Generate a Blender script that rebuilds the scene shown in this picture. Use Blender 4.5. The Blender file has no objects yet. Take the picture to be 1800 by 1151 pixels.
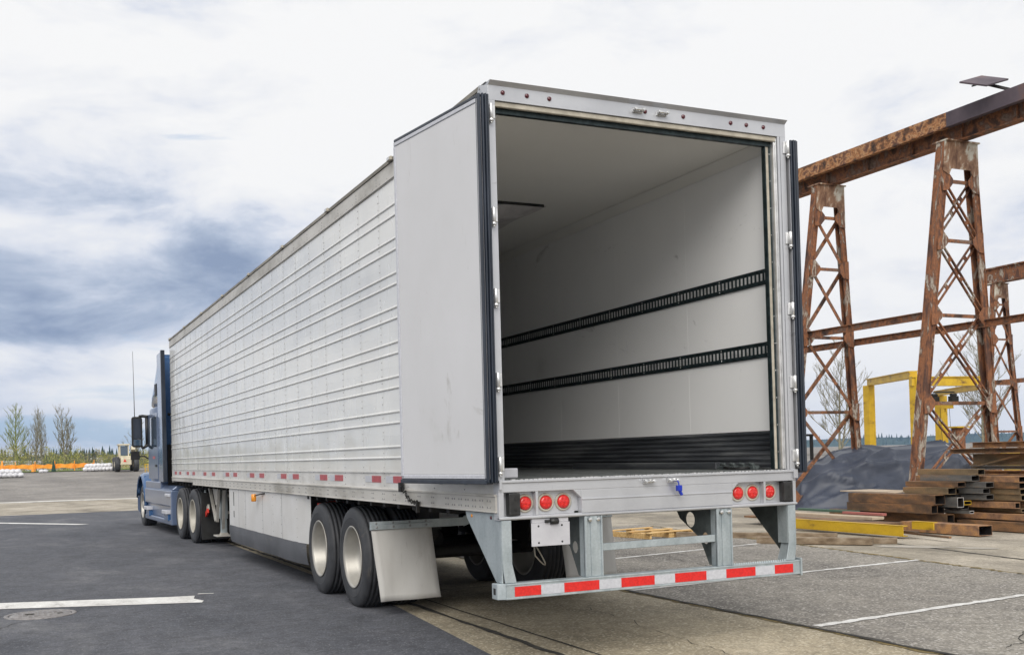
import bpy, bmesh, math, random
from mathutils import Vector, Matrix
R = math.radians
random.seed(7)
S = bpy.context.scene
C = S.collection

# ---------------------------------------------------------------- camera
cam_d = bpy.data.cameras.new("camera")
cam = bpy.data.objects.new("camera", cam_d)
C.objects.link(cam)
S.camera = cam
yaw, pit, rol = .4326, .0172, -.0261
fw = Vector((math.sin(yaw)*math.cos(pit), math.cos(yaw)*math.cos(pit), math.sin(pit)))
rt = Vector((math.cos(yaw), -math.sin(yaw), 0))
up = rt.cross(fw)
r2 = rt*math.cos(rol) + up*math.sin(rol)
u2 = -rt*math.sin(rol) + up*math.cos(rol)
mx = Matrix((r2, u2, -fw)).transposed().to_4x4()
mx.translation = Vector((-3.0387, -6.6011, 1.4814))
cam.matrix_world = mx
cam_d.sensor_width = 36
cam_d.lens = 1855.02/1800*36
cam_d.shift_x = 24.16/1800
cam_d.shift_y = 192.27/1800
cam_d.clip_end = 8000
cam_d.clip_start = .05

# ---------------------------------------------------------------- sky and sun
SUN_EL, SUN_AZ = 40, -152      # azimuth measured from +y towards +x
w = bpy.data.worlds.new("World")
S.world = w
w.use_nodes = True
nt = w.node_tree
N, L = nt.nodes, nt.links
N.clear()
def nd(t, **k):
    n = N.new(t)
    for a, v in k.items(): setattr(n, a, v)
    return n
out = nd('ShaderNodeOutputWorld'); bg = nd('ShaderNodeBackground')
bg.inputs[1].default_value = .1
L.new(bg.outputs[0], out.inputs[0])
sky = nd('ShaderNodeTexSky', sky_type='NISHITA', sun_disc=False)
sky.sun_elevation = R(SUN_EL); sky.sun_rotation = R(SUN_AZ)
tc = nd('ShaderNodeTexCoord')
sep = nd('ShaderNodeSeparateXYZ'); L.new(tc.outputs['Generated'], sep.inputs[0])
def math_(op, a, b=None, c=None, clamp=False):
    n = nd('ShaderNodeMath', operation=op, use_clamp=clamp)
    for i, v in enumerate((a, b, c)):
        if v is None: continue
        if isinstance(v, (int, float)): n.inputs[i].default_value = v
        else: L.new(v, n.inputs[i])
    return n.outputs[0]
zz = math_('ADD', math_('MAXIMUM', sep.outputs[2], 0), .20)
com = nd('ShaderNodeCombineXYZ')
L.new(math_('DIVIDE', sep.outputs[0], zz), com.inputs[0]); L.new(math_('DIVIDE', sep.outputs[1], zz), com.inputs[1])
def noise(vec, sc, det, ro, dist=0):
    n = nd('ShaderNodeTexNoise'); n.inputs['Scale'].default_value = sc; n.inputs['Detail'].default_value = det
    n.inputs['Roughness'].default_value = ro; n.inputs['Distortion'].default_value = dist
    L.new(vec, n.inputs['Vector']); return n.outputs[0]
def ramp(fac, stops):
    n = nd('ShaderNodeValToRGB'); L.new(fac, n.inputs[0]); e = n.color_ramp.elements
    while len(e) < len(stops): e.new(.5)
    for i, (p, c) in enumerate(stops): e[i].position = p; e[i].color = (*c, 1)
    return n.outputs[0]
def mix(f, a, b):
    n = nd('ShaderNodeMix', data_type='RGBA')
    for i, v in ((0, f), (6, a), (7, b)):
        if isinstance(v, (int, float)): n.inputs[i].default_value = v
        elif isinstance(v, tuple): n.inputs[i].default_value = (*v, 1)
        else: L.new(v, n.inputs[i])
    return n.outputs[2]
mpv = nd('ShaderNodeMapping'); L.new(tc.outputs['Generated'], mpv.inputs[0]); mpv.inputs['Scale'].default_value = (1, 1, 2.6); mpv.inputs['Location'].default_value = (.61, .13, .33)
n1 = noise(mpv.outputs[0], 6.0, 12, .60, .25)
n2 = noise(com.outputs[0], 1.1, 4, .5, .1)
# how heavy the deck is at each height (elevation) over the left of the yard
prof = nd('ShaderNodeValToRGB'); L.new(sep.outputs[2], prof.inputs[0]); prof.color_ramp.interpolation = 'EASE'
pe = prof.color_ramp.elements
while len(pe) < 8: pe.new(.5)
for k, (p_, v_) in enumerate(((.0, .52), (.04, .52), (.065, .40), (.095, .33), (.118, .70), (.160, .72), (.215, .48), (.30, .33))): pe[k].position = p_; pe[k].color = (v_, v_, v_, 1)
dn = nd('ShaderNodeVectorMath', operation='DOT_PRODUCT'); L.new(tc.outputs['Generated'], dn.inputs[0]); dn.inputs[1].default_value = (math.sin(R(2)), math.cos(R(2)), 0)
gz_ = nd('ShaderNodeMapRange'); L.new(dn.outputs['Value'], gz_.inputs[0]); gz_.interpolation_type = 'SMOOTHSTEP'
for k, v_ in ((1, .72), (2, .94), (3, 0), (4, 1)): gz_.inputs[k].default_value = v_
bias = math_('MULTIPLY', math_('MULTIPLY', math_('SUBTRACT', prof.outputs[0], .46), .75), gz_.outputs[0])
rgt = math_('MULTIPLY', math_('SUBTRACT', 1, gz_.outputs[0]), -.12)
dark = math_('ADD', math_('ADD', math_('ADD', math_('MULTIPLY', n1, 1.0), bias), rgt), math_('MULTIPLY', math_('SUBTRACT', n2, .5), .45))
cl = ramp(dark, [(.36, (.92, .92, .92)), (.46, (.85, .86, .885)), (.54, (.74, .77, .84)), (.61, (.58, .635, .745)), (.70, (.42, .49, .62)), (.84, (.27, .34, .48))])
sc10 = nd('ShaderNodeVectorMath', operation='SCALE'); L.new(cl, sc10.inputs[0]); sc10.inputs['Scale'].default_value = 7.6
# gaps low over the left show the blue Nishita sky
mp3 = nd('ShaderNodeMapping'); L.new(tc.outputs['Generated'], mp3.inputs[0]); mp3.inputs['Scale'].default_value = (1, 1, 5.0); mp3.inputs['Location'].default_value = (.1, .4, .3)
n3 = noise(mp3.outputs[0], 6.0, 8, .55, .3)
lowm = nd('ShaderNodeMapRange'); L.new(sep.outputs[2], lowm.inputs[0])
for i, v in ((1, .03), (2, .12), (3, .08), (4, -.12)): lowm.inputs[i].default_value = v
op = math_('MULTIPLY', math_('SUBTRACT', math_('ADD', n3, lowm.outputs[0]), .54), 8, clamp=True)
op2 = math_('MULTIPLY', math_('MULTIPLY', op, .8), gz_.outputs[0])
gap = mix(.75, sky.outputs[0], (2.5, 3.75, 5.5))
L.new(mix(op2, sc10.outputs[0], gap), bg.inputs[0])
sun_d = bpy.data.lights.new("sun", 'SUN'); sun_d.energy = 1.9; sun_d.angle = R(45); sun_d.color = (1, .96, .9)
sun = bpy.data.objects.new("sun", sun_d); C.objects.link(sun)
sd = Vector((math.sin(R(SUN_AZ))*math.cos(R(SUN_EL)), math.cos(R(SUN_AZ))*math.cos(R(SUN_EL)), math.sin(R(SUN_EL))))
sun.rotation_euler = sd.to_track_quat('Z', 'Y').to_euler()
sun.location = sd*60
S.view_settings.view_transform = 'Standard'; S.view_settings.look = 'None'
S.view_settings.exposure = .46; S.view_settings.gamma = 1
S.render.engine = 'CYCLES'
S.cycles.diffuse_bounces = 8; S.cycles.max_bounces = 12

# ---------------------------------------------------------------- materials
def mat(name, cols, rough=.5, metal=0, scale=4, detail=5, bump=0, bscale=None, stretch=(1, 1, 1), spec=.5,
        rvar=0, fine=None, coat=0, dist=0, trans=0, bdist=.01):
    """cols: [(pos, rgb)..] ramp over noise; fine: (scale, amount) of a second small-grain value noise"""
    m = bpy.data.materials.new(name); m.use_nodes = True
    t = m.node_tree; n = t.nodes; l = t.links
    b = n['Principled BSDF']
    b.inputs['Roughness'].default_value = rough; b.inputs['Metallic'].default_value = metal
    b.inputs['Specular IOR Level'].default_value = spec
    b.inputs['Coat Weight'].default_value = coat; b.inputs['Coat Roughness'].default_value = .06
    if trans: b.inputs['Transmission Weight'].default_value = trans
    if isinstance(cols, tuple): cols = [(0, cols), (1, cols)]
    co = n.new('ShaderNodeTexCoord'); mp = n.new('ShaderNodeMapping'); mp.inputs['Scale'].default_value = stretch
    l.new(co.outputs['Object'], mp.inputs[0])
    no = n.new('ShaderNodeTexNoise'); no.inputs['Scale'].default_value = scale; no.inputs['Detail'].default_value = detail
    no.inputs['Roughness'].default_value = .6; no.inputs['Distortion'].default_value = dist
    l.new(mp.outputs[0], no.inputs['Vector'])
    cr = n.new('ShaderNodeValToRGB'); e = cr.color_ramp.elements
    while len(e) < len(cols): e.new(.5)
    for i, (p, c) in enumerate(cols): e[i].position = p; e[i].color = (*c, 1)
    l.new(no.outputs[0], cr.inputs[0]); colo = cr.outputs[0]
    if fine:
        n2 = n.new('ShaderNodeTexNoise'); n2.inputs['Scale'].default_value = fine[0]; n2.inputs['Detail'].default_value = 3
        n2.inputs['Roughness'].default_value = .7
        l.new(co.outputs['Object'], n2.inputs['Vector'])
        mr = n.new('ShaderNodeMapRange'); l.new(n2.outputs[0], mr.inputs[0])
        for i, v in ((1, .3), (2, .7), (3, 1-fine[1]), (4, 1+fine[1])): mr.inputs[i].default_value = v
        vs = n.new('ShaderNodeVectorMath'); vs.operation = 'SCALE'; l.new(colo, vs.inputs[0]); l.new(mr.outputs[0], vs.inputs['Scale'])
        colo = vs.outputs[0]
    l.new(colo, b.inputs['Base Color'])
    if rvar:
        mr = n.new('ShaderNodeMapRange'); l.new(no.outputs[0], mr.inputs[0])
        for i, v in ((1, .3), (2, .7), (3, rough-rvar), (4, rough+rvar)): mr.inputs[i].default_value = v
        l.new(mr.outputs[0], b.inputs['Roughness'])
    if bump:
        nb = n.new('ShaderNodeTexNoise'); nb.inputs['Scale'].default_value = bscale or scale*3; nb.inputs['Detail'].default_value = 6
        l.new(mp.outputs[0], nb.inputs['Vector'])
        bp = n.new('ShaderNodeBump'); bp.inputs['Strength'].default_value = bump; bp.inputs['Distance'].default_value = bdist
        l.new(nb.outputs[0], bp.inputs['Height']); l.new(bp.outputs[0], b.inputs['Normal'])
    return m
g3 = lambda v: (v, v, v)
M = {}
M['skin'] = mat('white_aluminium_skin', [(.3, (.72, .71, .675)), (.5, (.755, .748, .715)), (.7, (.775, .77, .745))], .27, .08, .8, 3, 0, 1.1, (1, 1.6, .6), rvar=.05, coat=.35)
def panel_waves(m):
    """each 0.61 m panel of the thin skin is bowed and tilted a little, so reflections break at the seams"""
    t = m.node_tree; n = t.nodes; l = t.links; b = n['Principled BSDF']; co = next(x for x in n if x.type == 'TEX_COORD')
    sp = n.new('ShaderNodeSeparateXYZ'); l.new(co.outputs['Object'], sp.inputs[0])
    def mt(op, a, bb=0):
        q = n.new('ShaderNodeMath'); q.operation = op
        for i, v in enumerate((a, bb)):
            if isinstance(v, (int, float)): q.inputs[i].default_value = v
            else: l.new(v, q.inputs[i])
        return q.outputs[0]
    u = mt('DIVIDE', mt('ADD', sp.outputs[1], 7.5), .612); fl = mt('FLOOR', u); fr = mt('SUBTRACT', u, fl)
    zi = mt('FLOOR', mt('DIVIDE', mt('SUBTRACT', sp.outputs[2], 1.378), .2995))
    cx = n.new('ShaderNodeCombineXYZ'); l.new(fl, cx.inputs[0]); l.new(zi, cx.inputs[1])
    wn = n.new('ShaderNodeTexWhiteNoise'); l.new(cx.outputs[0], wn.inputs['Vector'])
    tilt = mt('MULTIPLY', mt('MULTIPLY', mt('SUBTRACT', wn.outputs[0], .5), .6), mt('SUBTRACT', fr, .5))
    bow = mt('MULTIPLY', mt('MULTIPLY', fr, mt('SUBTRACT', 1, fr)), .3)
    no = n.new('ShaderNodeTexNoise'); no.inputs['Scale'].default_value = 1.6; no.inputs['Detail'].default_value = 1; l.new(co.outputs['Object'], no.inputs['Vector'])
    hh = mt('ADD', mt('ADD', tilt, bow), mt('MULTIPLY', no.outputs[0], 1.3))
    bp = n.new('ShaderNodeBump'); bp.inputs['Strength'].default_value = 1; bp.inputs['Distance'].default_value = .012
    l.new(hh, bp.inputs['Height']); l.new(bp.outputs[0], b.inputs['Normal']); l.new(bp.outputs[0], b.inputs['Coat Normal'])
    # every sheet also weathered a touch differently
    src = b.inputs['Base Color'].links[0].from_socket; vs = n.new('ShaderNodeVectorMath'); vs.operation = 'SCALE'; l.new(src, vs.inputs[0])
    l.new(mt('ADD', .96, mt('MULTIPLY', wn.outputs[0], .06)), vs.inputs['Scale']); l.new(vs.outputs[0], b.inputs['Base Color'])
panel_waves(M['skin'])
M['skin_low'] = mat('white_aluminium_panel', [(.3, (.52, .51, .48)), (.6, (.68, .67, .65))], .4, .1, 3, 6, .05, 30, (1, 1, 2))
M['rail'] = mat('weathered_aluminium_rail', [(.35, (.36, .34, .30)), (.5, (.55, .53, .49)), (.7, (.64, .62, .58))], .5, .3, 2.5, 8, .1, 30, (1, .4, 1))
M['rail_dark'] = mat('dirty_roof_edge', [(.35, (.12, .11, .09)), (.6, (.30, .28, .24))], .7, .1, 3, 8, .1, 30, (1, .4, 1))
M['rivet'] = mat('dull_rivet', g3(.27), .5, .3)
M['alu'] = mat('frame_aluminium', [(.3, (.46, .47, .495)), (.5, (.52, .53, .555)), (.7, (.56, .57, .595))], .34, .45, 2.2, 7, .06, 60, rvar=.06)
M['alu_bright'] = mat('bright_aluminium', [(.35, (.60, .60, .60)), (.65, (.78, .78, .78))], .28, .7, 12, 6, .05, 80)
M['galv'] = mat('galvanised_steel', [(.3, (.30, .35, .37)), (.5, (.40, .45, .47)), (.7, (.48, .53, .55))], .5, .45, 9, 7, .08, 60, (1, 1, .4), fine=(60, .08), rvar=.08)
M['galv_dark'] = mat('dark_galvanised_plate', [(.35, (.045, .055, .055)), (.65, (.12, .14, .14))], .6, .3, 5, 6, .1, 40)  # much darker galvanised tone for web plates, right side plate and ratchets
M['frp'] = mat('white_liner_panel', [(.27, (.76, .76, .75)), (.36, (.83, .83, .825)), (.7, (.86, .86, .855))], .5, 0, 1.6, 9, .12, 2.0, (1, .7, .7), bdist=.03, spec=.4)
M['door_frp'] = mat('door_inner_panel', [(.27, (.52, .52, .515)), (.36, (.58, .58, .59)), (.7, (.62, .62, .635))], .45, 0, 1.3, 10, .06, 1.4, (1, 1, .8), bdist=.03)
M['ceiling'] = mat('ceiling_liner', [(.3, (.78, .77, .74)), (.7, (.83, .82, .79))], .5, 0, .8, 4, .05, 2, bdist=.02)
M['floor'] = mat('trailer_floor_grooves', [(.3, (.10, .11, .11)), (.7, (.24, .25, .25))], .5, .3, 5, 6, .1, 40, (3, .3, 1))
M['scuff'] = mat('black_scuff_liner', [(.35, (.03, .033, .038)), (.5, (.065, .07, .078)), (.65, (.14, .145, .15))], .5, .1, 2.2, 9, .08, 30, (1, .35, 3))
M['etrack'] = mat('dark_green_etrack', [(.4, (.012, .022, .024)), (.7, (.035, .055, .06))], .4, .4, 20, 5)
M['slot'] = mat('slot_bright_steel', [(.4, g3(.45)), (.6, g3(.7))], .4, .4, 9, 4)
M['rubber'] = mat('blue_black_gasket', [(.4, (.012, .018, .03)), (.7, (.035, .045, .065))], .35, 0, 8, 5, .05, 40, (1, 1, .2))
M['black'] = mat('black_paint', [(.4, g3(.008)), (.7, g3(.02))], .55, 0, 6, 5, .08, 30)
M['under'] = mat('dirty_black_steel', [(.4, g3(.010)), (.7, (.03, .027, .024))], .7, .1, 5, 6, .1, 30)
M['plastic'] = mat('black_bumper_rubber', [(.4, g3(.015)), (.7, g3(.03))], .45, 0, 20, 3, .05, 60)
M['beige'] = mat('beige_seal_strip', [(.35, (.34, .31, .25)), (.7, (.52, .48, .40))], .5, 0, 10, 5, .05, 50)
M['tyre'] = mat('tyre_rubber', [(.35, (.022, .024, .028)), (.7, (.05, .052, .058))], .62, 0, 7, 6, .1, 60, rvar=.08)
M['rim'] = mat('polished_wheel', [(.35, (.36, .345, .31)), (.65, (.46, .445, .41))], .42, .45, 3, 6, .05, 30)
M['rim_white'] = mat('white_steel_wheel', [(.35, (.32, .30, .255)), (.65, (.42, .40, .35))], .45, .1, 4, 6, .05, 30)
M['flap'] = mat('white_rubber_flap', [(.3, (.46, .445, .42)), (.5, (.53, .52, .495)), (.7, (.56, .55, .53))], .5, .0, 2, 8, .12, 1.5, (2.5, 1, .6), bdist=.04)
M['skirt'] = mat('white_skirt_panel', [(.3, (.60, .59, .57)), (.7, (.71, .71, .71))], .35, .05, 1.5, 8, .25, 1.2, (1, 1, 1), bdist=.03)
M['skirt_grey'] = mat('grey_rubber_strip', [(.35, (.075, .08, .09)), (.7, (.12, .125, .14))], .45, 0, 2, 6, .2, 1.5, bdist=.02)
M['red'] = mat('red_reflector', [(.35, (.56, .014, .012)), (.65, (.72, .02, .016))], .3, 0, 60, 4, .1, 200, coat=.4)
M['tape_red'] = mat('faded_red_tape', [(.35, (.34, .05, .06)), (.65, (.46, .07, .08))], .35, 0, 20, 4)
M['tape_white'] = mat('white_tape', [(.35, (.46, .47, .51)), (.65, (.55, .56, .60))], .35, 0, 40, 4)
M['lens_dark'] = mat('dark_red_lens', (.08, .006, .014), .2, 0, coat=.5)
M['chrome'] = mat('chrome_steel', [(.4, g3(.55)), (.6, g3(.75))], .22, .9, 20, 4)
M['plate'] = mat('blank_white_plate', [(.35, (.46, .46, .49)), (.65, (.55, .55, .58))], .4, .1, 6, 6)
M['amber'] = mat('amber_lens', (.75, .28, .02), .25, 0, coat=.5)
M['blue_plastic'] = mat('blue_plastic', (.01, .035, .42), .35, 0)
M['blue'] = mat('blue_truck_paint', [(.3, (.035, .10, .24)), (.7, (.06, .145, .31))], .22, .25, 3, 3, .02, 20, coat=.8)
M['blue_light'] = mat('pale_blue_truck_paint', [(.3, (.095, .135, .225)), (.7, (.135, .175, .275))], .3, .15, 3, 3, .02, 20, coat=.5)
M['glass'] = mat('dark_window_glass', (.04, .07, .11), .06, 0, spec=.8, coat=.6)
M['red_mark'] = mat('red_paint', (.62, .03, .015), .45)
M['gray_cloth'] = mat('grey_duct_fabric', [(.35, (.44, .42, .43)), (.65, (.60, .58, .59))], .8, 0, 5, 5, .3, 6, bdist=.03)
rust = [(.32, (.045, .028, .022)), (.43, (.12, .058, .034)), (.50, (.30, .125, .055)), (.56, (.15, .075, .048)), (.63, (.22, .15, .11)), (.72, (.08, .05, .04))]
M['rust'] = mat('rusty_steel', rust, .8, .1, 3.2, 9, .35, 14, fine=(26, .25), dist=.15)
M['rust_v'] = mat('rusty_leg_steel', [(.30, (.045, .03, .027)), (.42, (.12, .055, .035)), (.49, (.28, .115, .05)), (.55, (.13, .065, .042)), (.60, (.42, .38, .32)), (.64, (.16, .09, .06)), (.72, (.08, .05, .045))], .8, .1, 4, 9, .35, 14, (1, 1, .35), fine=(26, .25), dist=.4)
M['rust_flake'] = mat('flaking_orange_rust', [(.34, (.04, .024, .018)), (.43, (.15, .07, .035)), (.49, (.34, .15, .06)), (.54, (.42, .24, .12)), (.58, (.18, .08, .045)), (.7, (.07, .04, .03))], .85, 0, 5, 12, .5, 16, (1, .8, 1), fine=(26, .3), dist=.1)
M['rust_purple'] = mat('dark_oxide_beam', [(.35, (.055, .042, .055)), (.6, (.11, .085, .10)), (.72, (.19, .09, .06)), (.79, (.5, .48, .48))], .7, .1, 1.6, 8, .15, 20, (1, .8, .5))
M['rust_white'] = mat('peeling_white_paint', [(.38, (.10, .045, .025)), (.48, (.26, .15, .09)), (.54, (.50, .47, .40)), (.7, (.60, .58, .52))], .7, 0, 2.6, 9, .3, 14, (1, 1, .5), dist=.5)
M['tube_a'] = mat('brown_scaled_tube', [(.3, (.055, .038, .028)), (.46, (.14, .085, .05)), (.56, (.28, .145, .065)), (.66, (.17, .115, .08))], .6, .3, 3.5, 9, .2, 20, (1, .4, 1), fine=(60, .2), dist=.3)
M['tube_b'] = mat('olive_brown_tube', [(.3, (.08, .058, .038)), (.48, (.21, .15, .085)), (.62, (.32, .19, .09))], .6, .3, 3.5, 9, .2, 20, (1, .35, 1), fine=(60, .18))
M['tube_c'] = mat('grey_mill_tube', [(.3, (.07, .07, .072)), (.48, (.17, .165, .155)), (.64, (.28, .19, .12))], .5, .4, 3.5, 9, .15, 20, (1, .35, 1), fine=(60, .15))
M['tube_o'] = mat('orange_rust_tube', [(.3, (.12, .068, .04)), (.48, (.27, .15, .085)), (.62, (.44, .23, .09))], .75, .1, 4.5, 9, .3, 20, fine=(60, .22), dist=.5)
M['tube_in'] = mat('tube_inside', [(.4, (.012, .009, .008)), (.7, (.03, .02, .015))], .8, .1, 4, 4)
M['yellow'] = mat('yellow_crane_paint', [(.30, (.16, .09, .02)), (.40, (.50, .31, .012)), (.7, (.66, .43, .015))], .45, 0, 3.2, 9, .1, 20, (1, .5, 1), fine=(30, .08))
M['tarp'] = mat('blue_black_tarpaulin', [(.35, (.036, .044, .066)), (.65, (.054, .064, .092))], .46, 0, 1.2, 3, .12, 9, (1, 1, 1), bdist=.02, spec=.45)
M['wood'] = mat('fresh_pine', [(.35, (.52, .31, .11)), (.65, (.74, .52, .24))], .7, 0, 5, 7, .15, 30, (.3, 5, 5))
M['wood_old'] = mat('weathered_timber', [(.35, (.13, .09, .055)), (.55, (.24, .18, .12)), (.7, (.33, .27, .20))], .85, 0, 4, 8, .3, 30, (1.2, 1.2, 3))
M['wood_pale'] = mat('pale_plywood', [(.35, (.36, .28, .20)), (.65, (.50, .41, .31))], .8, 0, 3, 6, .1, 30)
M['pink'] = mat('pink_primer_plate', (.38, .13, .11), .7)
M['green_paint'] = mat('green_primer_plate', (.07, .13, .09), .7)
M['bag'] = mat('white_sack', [(.35, (.50, .50, .53)), (.65, (.74, .74, .76))], .6, 0, 6, 5, .5, 8, bdist=.05)
M['orange'] = mat('orange_safety_mesh', [(.35, (.80, .25, .02)), (.65, (.90, .36, .04))], .6, 0, 3, 5, .3, 6)
M['cream'] = mat('cream_machine_paint', [(.35, (.52, .46, .33)), (.65, (.66, .60, .46))], .5, 0, 3, 5)
M['bark_g'] = mat('mossy_bark', [(.35, (.15, .17, .05)), (.65, (.28, .31, .09))], .9, 0, 6, 5)
M['bark'] = mat('grey_bark', [(.35, (.15, .135, .10)), (.65, (.28, .26, .18))], .9, 0, 6, 5)
M['conifer'] = mat('dark_conifer', [(.35, (.012, .035, .028)), (.65, (.03, .07, .05))], .9, 0, .05, 6)
M['scrub'] = mat('spring_scrub', [(.3, (.16, .18, .05)), (.5, (.36, .36, .09)), (.68, (.36, .26, .14))], .9, 0, .35, 7, fine=(3, .3))
M['grass'] = mat('green_grass', [(.3, (.06, .10, .018)), (.6, (.13, .19, .03)), (.75, (.20, .19, .06))], .9, 0, .2, 8, .4, 8, fine=(5, .3))
M['hill'] = mat('wooded_hill', [(.35, (.025, .05, .04)), (.65, (.05, .085, .06))], .95, 0, .01, 8)

def scuffed(m, col, stretch, thr, amt, scale=2.2):
    '''irregular rub marks and dirt smudges, fixed to the surface'''
    t = m.node_tree; n = t.nodes; l = t.links; b = n['Principled BSDF']; co = next(x for x in n if x.type == 'TEX_COORD')
    src = b.inputs['Base Color'].links[0].from_socket; cur = src
    for st, sc, th, am in ((stretch, scale, thr, amt), ((stretch[0]*2.5, stretch[1]*2.5, stretch[2]*.8), scale*2.6, thr+.03, amt*1.2)):
        mp = n.new('ShaderNodeMapping'); mp.inputs['Scale'].default_value = st; mp.inputs['Location'].default_value = (3.1, 1.7, sc); l.new(co.outputs['Object'], mp.inputs[0])
        q = n.new('ShaderNodeTexNoise'); q.inputs['Scale'].default_value = sc; q.inputs['Detail'].default_value = 12; q.inputs['Roughness'].default_value = .72; q.inputs['Distortion'].default_value = 1.2
        l.new(mp.outputs[0], q.inputs['Vector'])
        r_ = n.new('ShaderNodeMapRange'); l.new(q.outputs[0], r_.inputs[0])
        for i, v in ((1, th), (2, th+.10), (3, 0), (4, am)): r_.inputs[i].default_value = v
        mi = n.new('ShaderNodeMix'); mi.data_type = 'RGBA'; l.new(r_.outputs[0], mi.inputs[0]); l.new(cur, mi.inputs[6]); mi.inputs[7].default_value = (*col, 1); cur = mi.outputs[2]
    l.new(cur, b.inputs['Base Color'])
scuffed(M['frp'], (.20, .19, .18), (1, .8, 1.1), .625, .55)
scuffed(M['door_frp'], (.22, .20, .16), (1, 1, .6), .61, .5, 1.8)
scuffed(M['flap'], (.24, .22, .19), (2.5, 1, .5), .60, .35, 2.0)
scuffed(M['skirt'], (.17, .14, .10), (1, .8, .6), .60, .5, 2.0)
scuffed(M['alu'], (.12, .12, .12), (.7, 1, 2), .62, .55, 3.0)
scuffed(M['skin_low'], (.20, .16, .11), (1, .5, 1), .60, .4, 3.0)
scuffed(M['tyre'], (.16, .14, .115), (1, 1, 1), .60, .45, 3.0)
scuffed(M['skirt_grey'], (.22, .20, .17), (1, .5, 2), .57, .5, 2.0)

def ground_mat(name, cols, fine, sc=.5, bump=.4, rough=.9, specks=(220, (.42, .40, .36), .30)):
    """large stains + coarse aggregate grain, all in object space"""
    m = mat(name, cols, rough, 0, sc, 9, 0, stretch=(1.6, .8, 1), dist=.4)
    t = m.node_tree; n = t.nodes; l = t.links; b = n['Principled BSDF']
    co = next(x for x in n if x.type == 'TEX_COORD')
    base = b.inputs['Base Color'].links[0].from_socket
    cur = base
    for s, a in fine:
        q = n.new('ShaderNodeTexNoise'); q.inputs['Scale'].default_value = s; q.inputs['Detail'].default_value = 4; q.inputs['Roughness'].default_value = .65
        l.new(co.outputs['Object'], q.inputs['Vector'])
        mr = n.new('ShaderNodeMapRange'); l.new(q.outputs[0], mr.inputs[0])
        for i, v in ((1, .32), (2, .68), (3, 1-a), (4, 1+a)): mr.inputs[i].default_value = v
        vs = n.new('ShaderNodeVectorMath'); vs.operation = 'SCALE'; l.new(cur, vs.inputs[0]); l.new(mr.outputs[0], vs.inputs['Scale'])
        cur = vs.outputs[0]
    if specks:
        vo = n.new('ShaderNodeTexVoronoi'); vo.inputs['Scale'].default_value = specks[0]/2
        l.new(co.outputs['Object'], vo.inputs['Vector'])
        wn = n.new('ShaderNodeTexWhiteNoise'); l.new(vo.outputs['Position'], wn.inputs['Vector'])
        th = n.new('ShaderNodeMapRange'); l.new(wn.outputs[0], th.inputs[0])
        for i, v in ((1, 1-specks[2]), (2, 1), (3, 0), (4, .8)): th.inputs[i].default_value = v
        mi = n.new('ShaderNodeMix'); mi.data_type = 'RGBA'; l.new(th.outputs[0], mi.inputs[0]); l.new(cur, mi.inputs[6]); mi.inputs[7].default_value = (*specks[1], 1)
        cur = mi.outputs[2]
    l.new(cur, b.inputs['Base Color'])
    q = n.new('ShaderNodeTexNoise'); q.inputs['Scale'].default_value = 90; q.inputs['Detail'].default_value = 5
    l.new(co.outputs['Object'], q.inputs['Vector'])
    bp = n.new('ShaderNodeBump'); bp.inputs['Strength'].default_value = bump; bp.inputs['Distance'].default_value = .008
    l.new(q.outputs[0], bp.inputs['Height']); l.new(bp.outputs[0], b.inputs['Normal'])
    return m
M['asphalt_new'] = ground_mat('dark_fresh_asphalt', [(.3, (.044, .047, .058)), (.42, (.066, .070, .083)), (.55, (.078, .081, .094)), (.7, (.13, .132, .142))], [(3, .20), (12, .16), (60, .34)], specks=(170, (.20, .20, .21), .10))
M['asphalt_old'] = ground_mat('worn_grey_asphalt', [(.3, (.095, .086, .076)), (.42, (.165, .152, .134)), (.55, (.21, .193, .168)), (.7, (.27, .25, .215))], [(5, .16), (16, .12), (45, .42)], specks=(110, (.52, .49, .45), .20))
M['concrete'] = ground_mat('tan_concrete', [(.28, (.15, .128, .09)), (.42, (.27, .23, .16)), (.55, (.34, .29, .205)), (.7, (.40, .345, .25))], [(5, .16), (16, .12), (50, .34)], specks=(120, (.60, .54, .42), .20))
M['concrete_far'] = ground_mat('pale_yard_concrete', [(.3, (.15, .13, .105)), (.42, (.26, .23, .18)), (.55, (.35, .31, .25)), (.7, (.43, .385, .32))], [(1.2, .25), (7, .15), (30, .30)], .35, specks=None)
M['gravel'] = ground_mat('grey_gravel_yard', [(.3, (.13, .12, .11)), (.5, (.21, .195, .18)), (.7, (.28, .26, .235))], [(.5, .2), (8, .25)], .08, specks=None)
M['paint'] = ground_mat('worn_white_paint', [(.30, (.30, .29, .28)), (.42, (.58, .57, .55)), (.7, (.74, .74, .72))], [(25, .12), (90, .15)], 2.2, specks=None)
M['crack'] = mat('dark_joint', [(.35, (.012, .011, .010)), (.65, (.05, .045, .035))], .95, 0, 9, 6)
M['moss'] = mat('ochre_moss', [(.35, (.05, .04, .02)), (.5, (.16, .12, .045)), (.7, (.28, .20, .07))], .95, 0, 14, 6, .4, 60)
M['iron'] = mat('worn_iron_cover', [(.35, (.17, .155, .15)), (.6, (.30, .285, .28)), (.75, (.38, .37, .36))], .55, .35, 18, 6, .4, 40)
M['oil'] = mat('oil_spot', [(.35, (.045, .042, .04)), (.65, (.08, .075, .068))], .6, 0, 20, 5)
M['puddle'] = mat('pale_stain', [(.35, (.34, .31, .26)), (.7, (.44, .405, .35))], .5, 0, 4, 7)

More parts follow.
